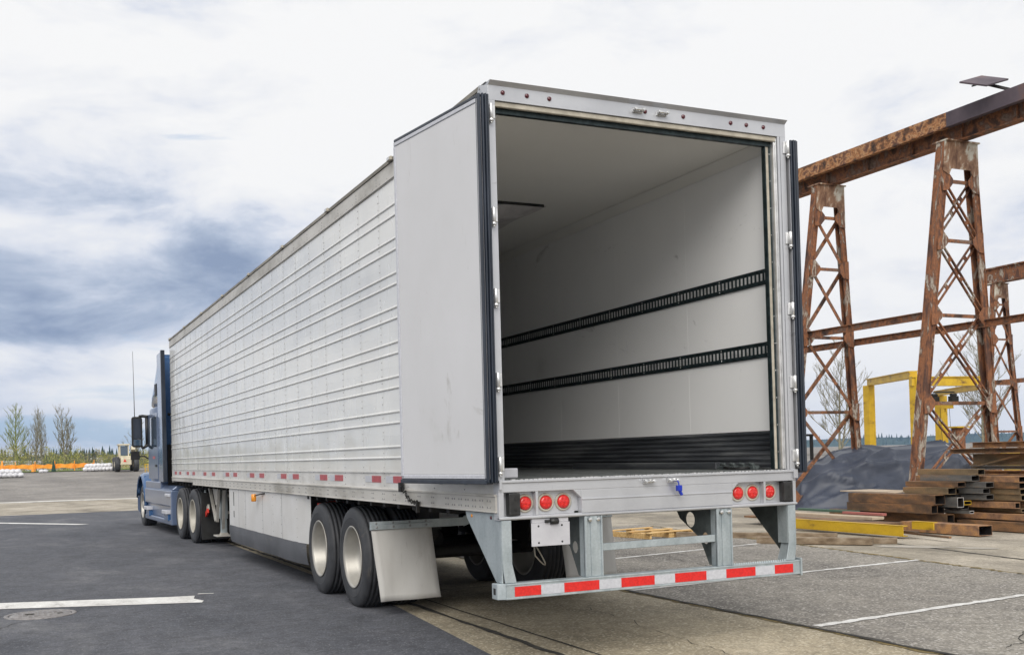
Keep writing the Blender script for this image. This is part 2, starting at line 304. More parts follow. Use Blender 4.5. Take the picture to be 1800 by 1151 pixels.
# ---------------------------------------------------------------- mesh helpers
class MB:
    def __init__(s): s.bm = bmesh.new(); s.mi = 0
    def face(s, pts, smooth=False):
        vs = [s.bm.verts.new(p) for p in pts]
        f = s.bm.faces.new(vs); f.material_index = s.mi; f.smooth = smooth; return f
    def box(s, x0, x1, y0, y1, z0, z1):
        v = [s.bm.verts.new((x, y, z)) for x in (x0, x1) for y in (y0, y1) for z in (z0, z1)]
        for q in ((0, 1, 3, 2), (4, 6, 7, 5), (0, 4, 5, 1), (2, 3, 7, 6), (0, 2, 6, 4), (1, 5, 7, 3)):
            f = s.bm.faces.new([v[i] for i in q]); f.material_index = s.mi
        return s
    def bar(s, p0, p1, w, h, upv=(0, 0, 1), w2=None, h2=None):
        p0, p1 = Vector(p0), Vector(p1); d = (p1-p0).normalized(); u_ = Vector(upv)
        if abs(d.dot(u_)) > .98: u_ = Vector((0, 1, 0))
        a = d.cross(u_).normalized(); b = a.cross(d).normalized()
        w2 = w2 or w; h2 = h2 or h; v = []
        for p, ww, hh in ((p0, w, h), (p1, w2, h2)):
            for i, j in ((-1, -1), (1, -1), (1, 1), (-1, 1)): v.append(s.bm.verts.new(p+a*(i*ww/2)+b*(j*hh/2)))
        for q in ((3, 2, 1, 0), (4, 5, 6, 7), (0, 1, 5, 4), (1, 2, 6, 5), (2, 3, 7, 6), (3, 0, 4, 7)):
            f = s.bm.faces.new([v[i] for i in q]); f.material_index = s.mi
        return s
    def prism(s, pts, ext):
        e = Vector(ext); a = [s.bm.verts.new(p) for p in pts]; b = [s.bm.verts.new(Vector(p)+e) for p in pts]
        n = len(pts); fs = [s.bm.faces.new(a[::-1]), s.bm.faces.new(b)]
        for i in range(n): fs.append(s.bm.faces.new((a[i], a[(i+1) % n], b[(i+1) % n], b[i])))
        for f in fs: f.material_index = s.mi
        return s
    def tube(s, pts, r, n=8, r2=None, cap=True):
        pts = [Vector(p) for p in pts]; rings = []; m = len(pts); pa = None
        for i, p in enumerate(pts):
            d = (pts[min(i+1, m-1)]-pts[max(i-1, 0)]).normalized()
            ref = Vector((0, 0, 1)) if abs(d.z) < .9 else Vector((1, 0, 0))
            a = d.cross(ref).normalized() if pa is None else (pa-d*pa.dot(d)).normalized()
            pa = a; b = d.cross(a); rr = r if r2 is None else r+(r2-r)*i/(m-1)
            rings.append([s.bm.verts.new(p+(a*math.cos(2*math.pi*k/n)+b*math.sin(2*math.pi*k/n))*rr) for k in range(n)])
        for i in range(m-1):
            for k in range(n):
                f = s.bm.faces.new((rings[i][k], rings[i][(k+1) % n], rings[i+1][(k+1) % n], rings[i+1][k])); f.smooth = n > 5; f.material_index = s.mi
        if cap and n > 2:
            for rg in (rings[0][::-1], rings[-1]): s.bm.faces.new(rg).material_index = s.mi
        return s
    def lathe(s, prof, c, ax=(1, 0, 0), n=56, smooth=True, closed=False):
        """prof: (along axis, radius)"""
        ax = Vector(ax).normalized(); ref = Vector((0, 0, 1)) if abs(ax.z) < .9 else Vector((1, 0, 0))
        a = ax.cross(ref).normalized(); b = ax.cross(a); c = Vector(c); rg = []
        for t, r in prof:
            rg.append([s.bm.verts.new(c+ax*t+(a*math.cos(2*math.pi*k/n)+b*math.sin(2*math.pi*k/n))*max(r, 1e-4)) for k in range(n)])
        m = len(prof)
        for i in range(m if closed else m-1):
            j = (i+1) % m
            for k in range(n):
                f = s.bm.faces.new((rg[i][k], rg[i][(k+1) % n], rg[j][(k+1) % n], rg[j][k])); f.smooth = smooth; f.material_index = s.mi
        return s
    def cap(s, p, nrm, r, h, n=6):
        """a small rivet or bolt head"""
        nrm = Vector(nrm); p = Vector(p)
        ref = Vector((0, 0, 1)) if abs(nrm.z) < .9 else Vector((1, 0, 0)); a = nrm.cross(ref).normalized(); b = nrm.cross(a)
        r0 = [s.bm.verts.new(p+(a*math.cos(6.2832*k/n)+b*math.sin(6.2832*k/n))*r) for k in range(n)]
        r1 = [s.bm.verts.new(p+nrm*h+(a*math.cos(6.2832*k/n)+b*math.sin(6.2832*k/n))*r*.6) for k in range(n)]
        for k in range(n): s.bm.faces.new((r0[k], r0[(k+1) % n], r1[(k+1) % n], r1[k])).material_index = s.mi
        s.bm.faces.new(r1).material_index = s.mi
        return s
    def build(s, name, m, parent=None, bevel=0, seg=1, flat=False):
        bmesh.ops.recalc_face_normals(s.bm, faces=s.bm.faces[:])
        me = bpy.data.meshes.new(name)
        if parent is not None:
            r = parent
            while r.parent: r = r.parent
            if not r.get('local'):
                for v in s.bm.verts: v.co -= r.location
        s.bm.to_mesh(me); s.bm.free()
        for x in (m if isinstance(m, (list, tuple)) else [m]): me.materials.append(M[x] if isinstance(x, str) else x)
        o = bpy.data.objects.new(name, me); C.objects.link(o)
        if parent is not None: o.parent = parent
        if bevel:
            b = o.modifiers.new('bevel', 'BEVEL'); b.width = bevel; b.segments = seg; b.limit_method = 'ANGLE'; b.angle_limit = R(40)
            b.harden_normals = False
        return o
def tag(o, label=None, cat=None, group=None, kind=None):
    for k, v in (('label', label), ('category', cat), ('group', group), ('kind', kind)):
        if v: o[k] = v
    return o
def thing(name, loc, label, cat, group=None, rz=0, local=False):
    o = bpy.data.objects.new(name, None); C.objects.link(o); o.location = loc; o.rotation_euler = (0, 0, rz)
    o.empty_display_size = .2
    if local or rz: o['local'] = 1
    return tag(o, label, cat, group)
def bx(name, m, parent, *d, bevel=0): return MB().box(*d).build(name, m, parent, bevel)

# ---------------------------------------------------------------- ground
def gz(x, y):
    d = math.hypot(x, y)
    t = min(max((d-48)/36, 0), 1)
    return 1.12*t*t*(3-2*t) if y > 0 else 0
b = MB()
rads = [0, 6, 12, 20, 30, 40, 48, 52, 56, 60, 64, 68, 72, 76, 80, 84, 95, 130, 220, 500, 1500, 5000]
nn = 72; rings = []
for r_ in rads:
    rings.append([b.bm.verts.new((r_*math.sin(2*math.pi*k/nn), r_*math.cos(2*math.pi*k/nn), gz(r_*math.sin(2*math.pi*k/nn), r_*math.cos(2*math.pi*k/nn)))) for k in range(nn if r_ else 1)])
for i in range(1, len(rads)-1):
    for k in range(nn): b.bm.faces.new((rings[i][k], rings[i][(k+1) % nn], rings[i+1][(k+1) % nn], rings[i+1][k])).smooth = True
for k in range(nn): b.bm.faces.new((rings[0][0], rings[1][k], rings[1][(k+1) % nn]))
tag(b.build('ground', 'gravel'), kind='structure')
def sheet(name, pts, z, m):
    b = MB(); b.face([(x, y, z) for x, y in pts]); o = b.build(name, m); return tag(o, kind='structure')
sheet('yard_concrete', [(-40, 30), (-20, 29.5), (2.85, 24), (2.85, -20), (45, -20), (45, 44), (-40, 44)], .004, 'concrete_far')
ed = [(.40, -20), (.02, -3), (.16, .6), (.40, 3.3), (.49, 10.8), (.6, 20), (.8, 29.2)]
sheet('road', [(-40, -20)]+ed+[(-20, 30.2), (-40, 30.8)], .012, 'asphalt_new')
sheet('concrete_lane', ed+[(2.86, 40), (2.86, -20)], .008, 'concrete')
sheet('parking_pavement', [(2.86, -20), (6.55, -20), (6.95, 0), (7.15, 2), (7.74, 6.07), (8.4, 11.5), (2.86, 10.8)], .012, 'asphalt_old')
def strip(name, p, q, wd, z, m, jag=0, n=1):
    p, q = Vector((*p, 0)), Vector((*q, 0)); d = (q-p).normalized(); s_ = Vector((-d.y, d.x, 0))*wd/2
    Lp, Rp = [], []
    for i in range(n+1):
        c = p.lerp(q, i/n)
        Lp.append(c+s_*(1+random.uniform(-jag, jag))+s_*random.uniform(-jag, jag)*.4); Rp.append(c-s_*(1+random.uniform(-jag, jag)))
    b = MB()
    for i in range(n):
        b.face([(v.x, v.y, z) for v in (Lp[i], Rp[i], Rp[i+1], Lp[i+1])])
    return b.build(name, m)
def mark(*a, **k): return tag(strip('road_marking', *a, **k), kind='structure')
# stop bar with its chipped end, on the dark road
b = MB(); b.face([(-9.2, 8.72, .017), (-9.2, 8.05, .017), (-3.17, 5.60, .017), (-2.1, 5.17, .017), (-1.24, 4.84, .017), (-1.20, 4.98, .017), (-1.27, 5.2, .017), (-1.22, 5.46, .017), (-1.5, 5.53, .017), (-3.17, 6.14, .017)])
tag(b.build('road_marking', 'paint'), kind='structure')
strip('road_marking', (-1.16, 5.62), (-1.0, 5.55), .06, .017, 'paint', .5, 3)['kind'] = 'structure'
mark((-16, 43), (-1.4, 21.9), .30, .017, 'paint')
mark((2.90, 3.0), (7.4, 3.37), .085, .017, 'paint', jag=.35, n=60)
mark((2.93, .20), (6.9, .62), .085, .017, 'paint', jag=.35, n=60)
mark((2.95, 5.70), (7.6, 6.58), .085, .017, 'paint', jag=.35, n=60)
mark((-30, 46.0), (14, 41.0), 1.0, .010, 'paint', jag=.2, n=20)
for nm, p, q, wd, z, m_, j, n_ in (
    ('expansion_joint', (.83, -18), (.83, 24), .022, .0125, 'crack', .5, 160),
    ('expansion_joint', (.575, -18), (.60, 24), .055, .0125, 'crack', .7, 220),
    ('expansion_joint', (2.87, -18), (2.86, 12), .045, .0165, 'crack', .7, 200),
    ('moss_joint', (2.825, -6), (2.835, 9), .035, .0125, 'moss', 1.2, 160),
    ('moss_joint', (2.86, -2.05), (.9, -2.2), .03, .0125, 'moss', .9, 50),
    ('expansion_joint', (.85, 4.3), (2.83, 4.25), .02, .0125, 'crack', .6, 30),
    ('expansion_joint', (.05, .18), (.55, .20), .015, .0125, 'crack', .6, 10),
    ('moss_joint', (7.18, 2.0), (7.75, 6.1), .07, .0165, 'moss', .9, 80),
    ('moss_joint', (6.95, 0), (7.17, 2.0), .06, .0165, 'moss', .9, 30),
    ('moss_joint', (7.75, 6.1), (8.35, 11), .06, .0165, 'moss', .9, 60),
    ('expansion_joint', (8.1, 1.0), (9.1, 6.0), .05, .0085, 'crack', .6, 60)):
    tag(strip(nm, p, q, wd, z, m_, j, n_), kind='structure')
b = MB()     # spilled pale dust by the steel pile
for cx_, cy_, rx, ry in ((8.75, 4.75, .55, .20), (9.2, 4.05, .28, .14)):
    b.face([(cx_+(rx*math.cos(t*.3142)*.55+ry*math.sin(t*.3142)*.8)*random.uniform(.75, 1.2), cy_+(-rx*math.cos(t*.3142)*.83+ry*math.sin(t*.3142)*.55)*random.uniform(.8, 1.1), (.0092+.0001*rx)) for t in range(20)])
tag(b.build('dust_stain', 'puddle'), kind='structure')
def wander(name, p, q, wd, z, m_, amp, n, seed):
    '''a crack that wanders across the paving'''
    rr = random.Random(seed); p, q = Vector((*p, 0)), Vector((*q, 0)); d = (q-p); sd_ = Vector((-d.y, d.x, 0)).normalized(); b = MB(); a = 0; prev = None
    for i in range(n+1):
        a += rr.uniform(-1, 1)*amp; a *= .93; c_ = p+d*(i/n)+sd_*a; w2_ = wd*rr.uniform(.3, 1.3)/2
        cur = (c_+sd_*w2_, c_-sd_*w2_)
        if prev: b.face([(v.x, v.y, z) for v in (prev[0], prev[1], cur[1], cur[0])])
        prev = cur
    return tag(b.build(name, m_), kind='structure')
wander('pavement_crack', (3.2, 4.1), (7.0, 1.4), .012, .0165, 'crack', .05, 70, 1)
wander('pavement_crack', (4.6, 2.9), (5.4, 5.9), .010, .0165, 'crack', .05, 50, 2)
wander('pavement_crack', (3.4, -1.2), (6.4, .1), .012, .0165, 'crack', .05, 50, 3)
wander('pavement_crack', (-3.8, 3.2), (-.2, 7.8), .008, .0165, 'crack', .05, 80, 4)
wander('pavement_crack', (-6, 10), (.1, 13.5), .012, .0165, 'crack', .06, 80, 5)
wander('pavement_crack', (9.5, 1.5), (12.5, 4.6), .02, .0085, 'crack', .08, 60, 6)
wander('pavement_crack', (3.3, 13), (12, 17), .04, .0085, 'crack', .12, 60, 7)
wander('pavement_crack', (4, 20), (14, 15), .05, .0085, 'crack', .12, 60, 8)
wander('pavement_crack', (1.2, -3), (1.9, 2.2), .006, .0125, 'crack', .04, 60, 9)
mh = thing('manhole_cover', (-2.80, 4.92, .012), 'round worn iron manhole cover set in the dark road', 'manhole cover')
b = MB(); b.lathe([(0, .335), (.006, .335), (.006, .295), (0, .295)], (-2.80, 4.92, .012), (0, 0, 1), 48)
b.build('ring', 'iron', mh)
b = MB(); b.lathe([(.001, .285), (.005, .28), (.005, .0)], (-2.80, 4.92, .012), (0, 0, 1), 48)
for i in range(-5, 6):
    for j in range(-5, 6):
        if i*i+j*j < 26 and (i+j) % 2 == 0: b.box(-2.80+i*.047-.016, -2.80+i*.047+.016, 4.92+j*.047-.016, 4.92+j*.047+.016, .0175, .021)
b.build('lid', 'iron', mh)
for px_, py_, pr_ in ((-2.9, 4.95, .045), (-2.62, 4.88, .03)): MB().lathe([(.0105, pr_), (.0105, 0)], (px_, py_, .012), (0, 0, 1), 16).build('pick_hole', 'crack', mh)

# ---------------------------------------------------------------- semi trailer
HW, LEN, ZT = 2.59, 16.22, 4.07
T = thing('semi_trailer', (1.295, 8.1, 0), 'long white ribbed semi trailer with its rear doors wide open', 'trailer')
# left side skin: paired horizontal beads, lap seams, rivets
pairs = [3.626, 3.329, 3.031, 2.736, 2.435, 2.137, 1.834, 1.53]
def skin(x0, sg, name):
    prof = [(3.90, 0)]
    for zc in pairs:
        for z in (zc+.048, zc-.048):
            for k in range(7):
                a = math.pi*k/6; prof.append((z+.013*math.cos(a), .011*math.sin(a)))
    prof.append((1.36, 0))
    b = MB()
    def run(y0, y1, off):
        rows = []
        for y in (y0, y1): rows.append([b.bm.verts.new((x0-sg*(o+off), y, z)) for z, o in prof])
        for i in range(len(prof)-1):
            f = b.bm.faces.new((rows[0][i], rows[1][i], rows[1][i+1], rows[0][i+1])); f.smooth = abs(prof[i][0]-prof[i+1][0]) < .03; f.material_index = b.mi
        return rows
    run(.03, LEN, 0)
    seams = [.60+.612*i for i in range(26)]
    for y in seams: run(y-.022, y+.022, .0008)
    b.mi = 1
    for y in seams:
        z = 1.40
        while z < 3.88:
            if all(abs(z-(zc+o)) > .022 for zc in pairs for o in (.048, -.048)): b.cap((x0-sg*.0008, y, z), (-sg, 0, 0), .0065, .0035)
            z += .0625
    return b.build(name, ['skin', 'rivet'], T)
skin(0, 1, 'side_wall'); skin(HW, -1, 'side_wall')
for x0, sg in ((0, 1), (HW, -1)):
    b = MB()
    b.box(*sorted((x0+sg*.002, x0+sg*.03)), .03, LEN, 1.205, 1.362)
    b.mi = 1
    for i in range(26):
        for z in (1.235, 1.30, 1.345): b.cap((x0+sg*.002, .60+.612*i, z), (-sg, 0, 0), .007, .004)
    b.mi = 0; b.box(*sorted((x0-sg*.008, x0+sg*.002)), .03, LEN, 1.350, 1.358)
    b.build('lower_panel', ['skin_low', 'rivet'], T)
    b = MB()      # bottom rail with a step near the front
    b.box(*sorted((x0-sg*.010, x0+sg*.05)), .03, 13.44, 1.088, 1.20); b.box(*sorted((x0-sg*.018, x0+sg*.05)), .03, LEN, 1.192, 1.210)
    b.box(*sorted((x0-sg*.010, x0+sg*.05)), 13.44, LEN, 1.125, 1.192)
    b.box(*sorted((x0-sg*.016, x0+sg*.05)), .03, 13.44, 1.080, 1.092)
    b.mi = 1; y = .12; i = 0
    while y < 13.3:
        for z in (1.163, 1.118):
            for dy in (0, .045): b.cap((x0-sg*.010, y+dy, z), (-sg, 0, 0), .009, .006)
        y += .305 if y > .8 else .13
    b.build('bottom_rail', ['rail', 'rivet'], T, .003)
    b = MB()
    b.box(*sorted((x0-sg*.012, x0+sg*.04)), .088, LEN, 3.892, 4.035); b.box(*sorted((x0-sg*.018, x0+sg*.04)), .088, LEN, 3.896, 3.906)
    b.mi = 2; b.box(*sorted((x0-sg*.022, x0+sg*.06)), .092, LEN+.01, 4.036, 4.07)
    b.mi = 1
    for i in range(80): b.cap((x0-sg*.012, .1+.204*i, 3.925), (-sg, 0, 0), .006, .004)
    for i in range(26):
        for z in (3.93, 3.955, 3.985): b.cap((x0-sg*.012, .60+.612*i, z), (-sg, 0, 0), .007, .005)
    b.build('top_rail', ['rail', 'rivet', 'rail_dark'], T, .003)
for i in range(8):
    y = 2.0+2.0*i
    o = MB().box(-.045, -.022, y-.05, y+.05, 4.04, 4.075).build('clearance_lamp', 'beige', T, .004)
    MB().box(-.052, -.045, y-.03, y+.03, 4.045, 4.070).build('lens', 'chrome', o)
for a, c_ in ((1.98, 2.2), (2.54, 2.8), (3.75, 4.04), (4.34, 4.62), (5.56, 5.84), (6.17, 6.45), (7.42, 7.7), (8.05, 8.33), (9.27, 9.55), (9.9, 10.18), (11.14, 11.42), (12.0, 12.28), (13.24, 13.52), (13.95, 14.22), (14.95, 15.2), (15.56, 15.84)):
    b = MB(); b.box(-.0015, .004, a, c_, 1.262, 1.322); b.mi = 1; b.box(-.0012, .004, c_, c_+.2, 1.262, 1.322)
    b.build('reflective_tape', ['tape_red', 'tape_white'], T)
# front wall, roof, interior shell
bx('front_wall', 'skin_low', T, 0, HW, LEN-.02, LEN+.02, 1.1, 4.03)
b = MB(); b.face([(-.01, .02, 4.072), (HW+.01, .02, 4.072), (HW+.01, LEN, 4.072), (-.01, LEN, 4.072)]); b.build('roof', 'skin_low', T)
bx('ceiling', 'ceiling', T, .10, 2.49, .09, 15.4, 3.922, 3.96)
for x0, sg in ((.085, 1), (2.505, -1)):
    b = MB(); b.prism([(x0+sg*.003, .09, 3.845), (x0+sg*.085, .09, 3.9185), (x0+sg*.003, .09, 3.9185)], (0, 15.2, 0)); b.build('cove_trim', 'ceiling', T)
    b = MB(); b.box(*sorted((x0, x0-sg*.03)), .09, 15.4, 1.32, 3.96)
    for i in range(12):     # faint vertical panel joints
        y = 1.28+i*1.22; b.box(*sorted((x0+sg*.0008, x0)), y, y+.012, 1.625, 3.84)
    b.build('liner_wall', 'frp', T)
    b = MB(); b.box(*sorted((x0+sg*.006, x0+sg*.001)), .12, 15.3, 1.325, 1.622)
    for i in range(7):
        z = 1.335+i*.042; b.prism([(x0+sg*.005, .12, z), (x0+sg*.015, .12, z+.010), (x0+sg*.015, .12, z+.022), (x0+sg*.005, .12, z+.030)], (0, 15.1, 0))
    b.build('scuff_liner', 'scuff', T)
    for zc in (2.862, 2.275):
        b = MB(); b.box(*sorted((x0+sg*.012, x0)), .12, 15.2, zc-.062, zc+.062)
        for zz_ in (zc-.055, zc+.047): b.box(*sorted((x0+sg*.016, x0+sg*.012)), .12, 15.2, zz_, zz_+.008)
        b.mi = 1
        for k in range(110):
            y = .16+k*.0508*1.0
            b.box(*sorted((x0+sg*.0135, x0+sg*.012)), y, y+.022, zc-.029, zc+.029)
        for k in range(26): b.cap((x0+sg*.012, .17+k*.61, zc+.045), (sg, 0, 0), .007, .004); b.cap((x0+sg*.012, .17+k*.61, zc-.045), (sg, 0, 0), .007, .004)
        b.build('logistic_track', ['etrack', 'slot'], T)
bx('bulkhead', 'frp', T, .1, 2.49, 15.3, 15.34, 1.32, 3.92)
b = MB(); b.box(.05, 2.54, .02, 15.4, 1.25, 1.300)
for i in range(48): b.box(.07+i*.052, .095+i*.052, .03, 15.3, 1.300, 1.313)
b.build('trailer_floor', 'floor', T)
# fabric air duct hanging from the ceiling
b = MB(); nx, ny = 14, 60
gr = [[None]*(ny+1) for _ in range(nx+1)]
for i in range(nx+1):
    for j in range(ny+1):
        x = .78+1.0*i/nx; y = 2.55+j*.2; s_ = math.sin(math.pi*i/nx)
        sag = .105*s_**.7*(.75+.25*math.sin(j*1.1+.6)) + .02*math.sin(i*1.7+j*.9)*s_
        if j == 0: sag = .006+.022*s_*abs(math.sin(i*.7))
        gr[i][j] = b.bm.verts.new((x+.02*math.sin(j*1.3)*(i == nx), y, 3.918-sag))
for i in range(nx):
    for j in range(ny): b.bm.faces.new((gr[i][j], gr[i+1][j], gr[i+1][j+1], gr[i][j+1])).smooth = True
b.build('air_duct', 'gray_cloth', T)
b = MB(); b.box(.9, 1.74, 2.535, 2.545, 3.895, 3.921); b.build('duct_opening', 'black', T)

# ---- rear frame
b = MB()
b.box(0, .050, 0, .085, 1.3065, 3.944); b.box(HW-.080, HW-.058, 0, .085, 1.3065, 3.944); b.box(HW-.052, HW, 0, .085, 1.3065, 3.944); b.box(HW-.0578, HW-.0522, .012, .08, 1.3065, 3.943)   # posts
b.box(0, HW, 0, .085, 3.944, 4.052)                                                               # header
b.prism([(0, -.035, 4.072), (0, 0, 4.046), (0, .09, 4.058), (0, .09, 4.075)], (HW, 0, 0))             # rain lip
b.prism([(-.002, 0, 3.90), (-.002, .085, 3.90), (-.024, .13, 4.03), (-.024, .10, 4.07), (-.002, 0, 4.045)], (.002, 0, 0))
b.build('rear_frame', 'alu', T, .004, 2)
b = MB(); b.box(.052, HW-.082, .012, .040, 3.905, 3.942); b.box(HW-.158, HW-.124, .058, .086, 1.315, 3.90)
b.build('seal_strip', 'beige', T, .004)
b = MB(); b.box(.052, HW-.082, .050, .088, 3.872, 3.921); b.box(HW-.168, HW-.159, .05, .09, 1.315, 3.87); b.box(HW-.1235, HW-.106, .06, .09, 1.315, 3.87)
b.box(.051, .060, .02, .08, 1.315, 3.92); b.build('door_stop', 'etrack', T)
b = MB(); b.box(HW-.1055, HW-.0805, .020, .0695, 1.315, 3.93); b.box(HW-.092, HW-.0865, .008, .0195, 1.315, 3.93); b.mi = 1
for i in range(12): b.cap((HW-.115, .0595, 1.45+i*.215), (0, -1, 0), .006, .004)
b.build('inner_trim', ['alu_bright', 'chrome'], T, .002)
b = MB()   # sill: plates round two lamp recesses
b.box(0, HW, 0, .085, 1.222, 1.288); b.box(0, HW, -.012, .085, 1.288, 1.306); b.box(0, HW, 0, .085, 1.030, 1.055); b.box(0, HW, -.014, .03, 1.036, 1.050)
b.box(.650, 1.972, 0, .085, 1.0552, 1.2218); b.box(.652, 1.970, -.010, 0, 1.148, 1.160); b.box(.652, 1.970, -.006, 0, 1.0552, 1.147)
b.box(0, .040, 0, .085, 1.0552, 1.2218); b.box(HW-.030, HW, 0, .085, 1.0552, 1.2218)
b.box(.041, .649, .05, .085, 1.0552, 1.2218); b.box(1.973, HW-.031, .05, .085, 1.0552, 1.2218)      # recess backs
for x in (.296, 2.284): b.box(x-.010, x+.010, 0, .0495, 1.0552, 1.2218)
b.prism([(.649, 0, 1.2215), (.585, 0, 1.2215), (.649, 0, 1.165)], (0, .0495, 0)); b.prism([(1.973, 0, 1.2215), (2.035, 0, 1.2215), (1.973, 0, 1.165)], (0, .0495, 0))
b.box(.0, .02, -.02, 0, 1.24, 1.31); b.box(HW-.03, HW+.01, -.02, 0, 1.24, 1.31)
b.build('rear_sill', 'alu', T, .004, 2)
b = MB()
for i in range(70): b.box(.10+i*.0345, .118+i*.0345+random.uniform(0, .012), -.006, .02, 1.3062, 1.3085+random.uniform(0, .004))
b.build('sill_tread', 'alu_bright', T)
for x in (.118, 2.505):
    b = MB(); b.box(x-.044, x+.044, -.012, .048, 1.060, 1.216); b.mi = 1
    for z in (1.10, 1.176): b.lathe([(0, .013), (.001, .0)], (x+.006, -.0135, z), (0, -1, 0), 12)
    b.build('dock_bumper', ['plastic', 'black'], T, .008, 2)
def lamp(x, z):
    o = MB().lathe([(0, .066), (.010, .064), (.012, .052), (.004, .048)], (x, .049, z), (0, -1, 0), 32).build('tail_lamp', 'beige', T)
    b = MB(); b.lathe([(.004, .0475), (.016, .046), (.022, .030), (.023, 0)], (x, .049, z), (0, -1, 0), 32)
    for k in range(6): b.cap((x+.027*math.cos(k*1.047), .0285, z+.027*math.sin(k*1.047)), (0, -1, 0), .010, .004, 8)
    b.cap((x, .0265, z), (0, -1, 0), .010, .004, 8)
    b.build('lens', 'red', o)
for x in (.222, .386, .526, 2.056, 2.196, 2.360): lamp(x, 1.140)
for x in (.112, .300, .478, .98, 1.28, 1.42, 1.62, 2.06, 2.21, 2.375):
    if x in (.98, 1.42): continue
    MB().lathe([(0, .017), (.008, .014), (.011, 0)], (x, 0, 4.002), (0, -1, 0), 16).build('marker_lamp', 'lens_dark', T)
for x in (1.21, 1.42):       # lock-rod keepers in the header and in the sill
    for z in (4.0, 1.262):
        b = MB(); b.box(x-.045, x+.045, -.016, 0, z-.018, z+.018)
        for dx in (-.034, .034): b.tube([(x+dx, -.016, z), (x+dx, -.05, z+.004)], .014, 8)
        b.tube([(x-.034, -.04, z), (x+.034, -.04, z)], .010, 8); b.build('lock_keeper', 'chrome', T, .003)
b = MB(); b.tube([(1.44, -.045, 1.262), (1.452, -.048, 1.24), (1.452, -.048, 1.222)], .006, 6); b.box(1.434, 1.472, -.065, -.030, 1.182, 1.224); b.bar((1.457, -.047, 1.185), (1.477, -.047, 1.150), .022, .018)
b.build('padlock', 'blue_plastic', T, .005)
def hinge(x, z, sx):
    b = MB(); b.box(x-.024, x+.024, -.012, 0, z-.048, z+.048); b.tube([(x+sx*.012, -.022, z-.055), (x+sx*.012, -.022, z+.05)], .014, 10)
    b.tube([(x+sx*.012, -.022, z-.075), (x+sx*.012, -.022, z-.055)], .018, 8); b.tube([(x+sx*.012, -.022, z-.088), (x+sx*.012, -.022, z-.075)], .010, 8)
    b.build('hinge', 'alu_bright', T, .003)
for z in (3.86, 3.14, 2.58, 2.00, 1.42):
    hinge(.022, z, -1); hinge(HW-.006, z, 1)
# ---- doors, swung back along the sides
def door(hx, sg, phi, z0, z1, label):
    d = Vector((-sg*math.sin(phi), math.cos(phi), 0)); n = Vector((-sg*math.cos(phi), -math.sin(phi), 0)); h = Vector((hx-sg*.016, -.03, 0))
    def P(a, t, z): q = h+d*a+n*(t*.72); return (q.x, q.y, z)
    def slab(b, a0, a1, t0, t1, za, zb): b.prism([P(a0, t0, za), P(a1, t0, za), P(a1, t1, za), P(a0, t1, za)], (0, 0, zb-za))
    b = MB(); slab(b, .010, 1.255, .004, .090, z0+.012, z1-.012); o = b.build('door', 'alu', T, .004)
    if label: o['label'] = label
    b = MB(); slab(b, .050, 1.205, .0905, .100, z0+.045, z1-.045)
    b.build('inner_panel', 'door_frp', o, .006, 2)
    b = MB()
    slab(b, .052, 1.235, .0907, .108, z1-.044, z1-.014); slab(b, 1.206, 1.242, .0907, .106, z0+.03, z1-.0445); slab(b, .052, 1.205, .0907, .106, z0+.014, z0+.0445)
    b.build('edge_trim', 'tape_white', o, .004)
    b = MB()
    for t0, a0, a1 in ((.001, -.012, .009), (.030, -.020, .009), (.060, -.014, .009), (.088, .000, .028)):
        slab(b, a0, a1, t0, t0+.020, z0-.012, z1+.012)
    slab(b, .0285, .049, .0906, .105, z0+.0, z1-.0); slab(b, .02, 1.24, .03, .118, z0-.022, z0+.010); slab(b, .02, 1.24, .03, .10, z1-.0115, z1+.012); slab(b, 1.2555, 1.268, .02, .08, z0, z1)
    b.build('gasket', 'rubber', o, .006, 2)
    b = MB()     # the bright bead between the two rubber lips
    slab(b, .0285, .034, .105, .109, z0+.02, z1-.02); b.build('gasket_bead', 'alu', o)
    b = MB()
    for a in (.45, .80):
        q0, q1 = P(a, -.03, z0-.03), P(a, -.03, z1+.04); b.tube([q0, q1], .014, 8)
        for z in (z0+.3, z0+1.2, z1-.4): b.bar(P(a-.04, -.01, z), P(a+.04, -.01, z), .05, .04)
    b.build('lock_rod', 'galv', o)
    return P
door(0, 1, R(9), 1.305, 3.955, 'open left door folded back, grey white inner face')
door(HW, -1, R(4), 1.305, 3.905, 'open right door seen edge on')
# hold-back chain dangling under the left door
b = MB(); p0, p1 = Vector((-.03, 2.45, 1.235)), Vector((-.03, 1.45, 1.14))
b = MB(); b.box(-.04, -.01, 1.90, 1.96, 1.19, 1.27)
for i in range(12):
    t = i/11; c_ = Vector((-.035, 1.88-.36*t, 1.245-.13*t-.05*math.sin(math.pi*t)))
    rr = .016; pts = []
    for k in range(9):
        a = 6.2832*k/8; v = Vector((0, math.cos(a)*.020, math.sin(a)*rr)) if i % 2 else Vector((math.sin(a)*.012, math.cos(a)*.020, math.sin(a)*.010)); pts.append(c_+v)
    b.tube(pts, .0042, 5, cap=False)
b.box(-.045, -.02, 1.50, 1.53, 1.03, 1.12)
b.build('hold_back_chain', 'under', T)
